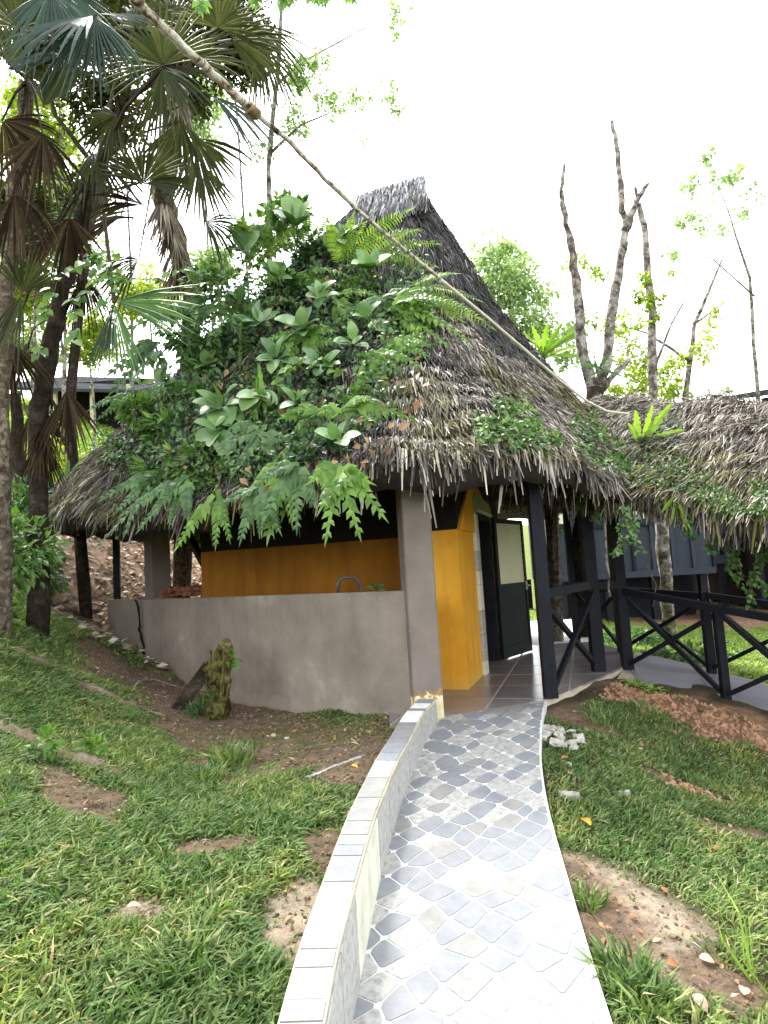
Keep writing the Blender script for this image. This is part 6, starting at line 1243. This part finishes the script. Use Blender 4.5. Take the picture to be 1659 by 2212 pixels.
# bank bushes and weeds at the left
shrub('bushy fern mound on the bank under the pale palm trunk', gpt(50, 1260)+(0, .2, .25), .62, 1700, .12, M['lf_fernd'], T_LEAF, .8, 'bank_bush', 'bush', stems=4)
shrub('bright fern bush on the bank at the left frame edge', at(10, 1190, 6.6), .5, 1200, .11, M['lf_mid'], T_LEAF, .8, 'bank_bush', 'bush', stems=3)
shrub('leafy green bush behind the bank by the roof corner', at(70, 1110, 9), .55, 700, .15, M['lf_fernd'], T_LEAF, .9, 'bank_bush', 'bush', stems=3)
shrub('lime green bush seen through the gap by the strut', at(425, 1150, 12.5), .32, 160, .16, M['lf_lime'], T_OVAL, .8, 'slope_bush', 'bush', stems=2)
shrub('sunlit yellow green bushes on the hill foot beyond the eave', at(60, 1010, 14), .9, 900, .17, M['lf_lime'], T_LEAF, .8, 'slope_bush', 'bush', stems=3)
plant_fern('young_fan_palm', 'small grey fan palm seedling by the eave corner', 'palm', 110, 1075, [(60, 70), (85, 80), (110, 70), (140, 60), (30, 60), (20, 50)], M['lf_palm'], 'strap', 6, .08, D=9.5, g=.2)
plant_fern('young_fan_palm', 'second little palm seedling just under the eave corner', 'palm', 145, 1040, [(60, 60), (85, 60), (110, 50), (20, 50)], M['lf_fernd'], 'strap', 6, .08, D=10.5, g=.2)
for px, py, r, n, ls, lb_ in ((40, 1335, .14, 26, .10, 'round leaved weed on the bank edge'), (30, 1370, .12, 16, .09, 'two leaf weed under the round leaved weed'), (215, 1650, .12, 60, .08, 'small fern weed hanging over the earth ledge'), (100, 1640, .14, 80, .07, 'leafy weeds growing on top of the earth ledge'), (745, 1385, .001, 1, .01, None), (370, 1472, .05, 12, .05, 'tiny green weed on the bare dirt')):
    if lb_: shrub(lb_, gpt(px, py)+(0, 0, .08), r, n, ls, M['lf_fern'], T_OVAL if n < 30 else T_LEAF, 1.1, 'weed', 'weed', stems=0)
# broad grass clumps
def clump(label, px, py, r, n, lo, hi, w_=.011, mat='grass'):
    c = gpt(px, py); a = rng.uniform(0, 6.28, n); q = np.sqrt(rng.random(n))*r; pos = np.stack([c[0]+np.cos(a)*q, c[1]+np.sin(a)*q, np.zeros(n)], 1); pos[:, 2] = zt(pos[:, 0], pos[:, 1])
    d = nrm(np.stack([np.cos(a)*.6+rng.normal(size=n)*.3, np.sin(a)*.6+rng.normal(size=n)*.3, rng.uniform(.5, 1.2, n)], 1)); X, Y, Z = frames(d, nrm(np.array((0, 0, 1.))+rng.normal(size=(n, 3))*.3)); L = rng.uniform(lo, hi, n)
    V, f_, l_ = scatter(*T_BLADE, pos, X, Y, Z, np.stack([rng.uniform(.7, 1.2, n)*w_, L, L*1.5], 1)); o = scat_obj('grass_clump', [(V, f_, l_, 0)], [M[mat]], None, None, origin=c); meta(o, label, 'grass clump')
clump('taller grass clump at the sand patch corner', 500, 1650, .16, 150, .08, .2, .014); clump('broad bladed clump hugging the ramp edge low down', 1355, 2130, .13, 120, .07, .16, .015); clump('dark clump at the ramp edge by the bottom of the view', 1400, 2195, .12, 130, .07, .16, .015)
clump('grass tuft against the ramp beside the bare patch', 1270, 1960, .07, 70, .06, .12, .012); clump('grass tuft below the clay bank', 1400, 1545, .16, 110, .07, .15, .012); clump('grass clump near the foot of the bank', 1310, 1560, .2, 140, .06, .13, .012)
clump('grass clump in the lower lawn', 390, 2110, .13, 120, .07, .15, .013); clump('grass clump along the kerb at the bottom', 560, 2150, .12, 100, .06, .13, .013); clump('long bladed tuft at the right frame edge', 1650, 2130, .10, 14, .3, .55, .012, 'grassl'); clump('tuft beside the kerb where it starts', 440, 1690, .12, 110, .07, .16, .013)
lw = gpt(1330, 1395)
shrub('dark green ground plants under the slender tree', lw+(.3, .3, .1), .5, 900, .10, M['lf_fernd'], T_LEAF, .9, 'ground_plants', 'plants', stems=0, flat=(1.6, .8, .25)); shrub('low dark plants along the back edge of the walkway', gpt(1420, 1440)+(.6, .3, .1), .45, 700, .09, M['lf_fernd'], T_LEAF, .9, 'ground_plants', 'plants', stems=0, flat=(1.8, .6, .22))
# grass
def inpoly(x, y, P):
    P = np.array(P); c = np.zeros(len(x), bool); j = len(P)-1
    for i in range(len(P)):
        xi, yi = P[i]; xj, yj = P[j]; m_ = ((yi > y) != (yj > y)) & (x < (xj-xi)*(y-yi)/(yj-yi+1e-12)+xi); c ^= m_; j = i
    return c
HP = [tuple(C1), tuple(K), tuple(L_), (-4.6, 12.4), (-2, 13), (2.5, 12), (3.4, 10), (3.2, 8.7), (2.9, 7.6), (1.5, 5.8)]
def lawn(name, n, xr, yr, dens, lo, hi, wlo, whi, mats, label, wind=(.5, .12), bias=None, near=False, soft=1.0):
    x = rng.uniform(*xr, n); y = rng.uniform(*yr, n) if bias is None else yr[0]+(yr[1]-yr[0])*rng.random(n)**bias
    col, bare = pmask(x, y); keep = rng.random(n) > bare*soft; short = 1-.6*np.clip(bare*2.2, 0, 1)
    nz = .5+.5*np.sin(x*3.1+np.sin(y*2.3)*1.5)*np.sin(y*2.7+np.cos(x*1.9)); keep &= rng.random(n) < (dens+(1-dens)*nz)
    keep &= ~inpoly(x, y, HP); keep &= ~inpoly(x, y, [(2.45, 7.2), (2.5, 6.95), (4.95, 3.8), (6.05, 4.65), (3.95, 7.45), (3.2, 8.75)]); keep &= ~inpoly(x, y, [(1.9, 10), (3.15, 10), (4.45, 15.5), (2.95, 15.5)])
    ok = (y < 6.0); keep &= ~(ok & (x > np.interp(y, _KY, _KX)-.015) & (x < np.interp(y, _RY, _RX)+.012))
    x, y, short = x[keep], y[keep], short[keep]
    f = np.hypot(x, y); vis = (np.abs(x)/(y+.4) < .78); x, y, short = x[vis], y[vis], short[vis]; k = len(x)
    pos = np.stack([x, y, zt(x, y)-.004], 1); cl = np.sin(x*31)*np.cos(y*27)
    d = nrm(np.stack([rng.normal(size=k)*.55+wind[0]+cl*.3, rng.normal(size=k)*.5+wind[1], rng.uniform(.2, .9, k)], 1)); X, Y, Z = frames(d, nrm(np.array((0, -.1, 1.))+rng.normal(size=(k, 3))*.45)); L = rng.uniform(lo, hi, k)*(1+.35*cl)*short*(np.clip(1.35-y*.11, .55, 1.1) if near else 1)
    V, f_, l_ = scatter(*T_BLADE, pos, X, Y, Z, np.stack([rng.uniform(wlo, whi, k), L, L*1.8], 1)); o = scat_obj(name, [(V, f_, l_, 0)], mats, None, 'stuff'); meta(o, label, 'grass'); return k
ks = [lawn('lawn_grass', 210000, (-3.6, .0), (1.3, 6.6), .62, .045, .105, .007, .015, [M['grass']], 'thick broad bladed grass on the bank beside the kerb', bias=.85, soft=.985, near=True),
 lawn('bank_grass', 60000, (-7.5, -2.6), (3.5, 10), .7, .05, .12, .009, .016, [M['grass']], 'grass on the rising bank'),
 lawn('verge_grass', 150000, (.6, 4.6), (1.3, 6.6), .36, .035, .09, .006, .013, [M['grass']], 'short grass between the ramp and the clay bank', bias=.85, soft=.985, near=True),
 lawn('far_lawn_grass', 110000, (1.5, 13), (6.5, 20), .8, .05, .11, .012, .024, [M['grassl']], 'sunlit lawn beyond the walkway'),
 lawn('hill_grass', 80000, (-22, 1), (11, 30), .8, .10, .22, .03, .06, [M['grassl']], 'bright grass on the hillside')]
# small dry bits, twigs and crumbs of soil on the lawns and the bare ground
def bits(name, label, n, xr, yr, lo, hi, mat, T, onbare, wr=1.0, zup=.012):
    x = rng.uniform(*xr, n); y = rng.uniform(*yr, n); c_, bare = pmask(x, y); keep = rng.random(n) < (bare*onbare+(1-onbare)*.35)
    keep &= ~inpoly(x, y, HP) & ~((y < 6.0) & (x > np.interp(y, _KY, _KX)-.03) & (x < np.interp(y, _RY, _RX)+.03)) & ~inpoly(x, y, [(2.45, 7.2), (2.5, 6.95), (4.95, 3.8), (6.05, 4.65), (3.95, 7.45), (3.2, 8.75)])
    x, y = x[keep], y[keep]; k = len(x); pos = np.stack([x, y, zt(x, y)+zup], 1); d = nrm(np.stack([rng.normal(size=k), rng.normal(size=k), rng.normal(size=k)*.25], 1)); X, Y, Z = frames(d, nrm(np.array((0, 0, 1.))+rng.normal(size=(k, 3))*.45)); s = rng.uniform(lo, hi, k)**1
    V, f_, l_ = scatter(*T, pos, X, Y, Z, np.stack([s*wr, s, s], 1)); o = scat_obj(name, [(V, f_, l_, 0)], [mat], None, 'stuff'); meta(o, label, 'ground litter')
T_LUMP = (np.array([(-.5, 0, -.2), (.5, .1, -.25), (.1, .6, -.2), (-.1, -.55, -.2), (.05, .05, .42), (.3, -.3, .15)]), [(0, 3, 4), (3, 5, 4), (5, 1, 4), (1, 2, 4), (2, 0, 4), (3, 1, 5)])
bits('dry_bits', 'small dry leaf bits strewn on lawn and dirt', 9000, (-4.5, 4.5), (1.4, 9), .015, .055, M['lf_brown'], T_LEAF, .75, .9)
bits('straw_bits', 'fine dead straw bits among the grass', 5000, (-4, 4.5), (1.4, 7), .03, .09, M['lf_lit'], T_LEAF, .4, .12)
bits('soil_crumbs', 'crumbs of soil on the bare ground', 26000, (-4.8, 4.6), (1.6, 9.5), .008, .035, M['crumb'], T_LUMP, 1.0, 1, .0)
bits('clay_clods', 'clods of orange clay on the bank under the walkway', 5000, (1.9, 4.6), (4.6, 6.7), .015, .07, M['clay'], T_LUMP, 1.0, 1, .0)
print('grass', ks)
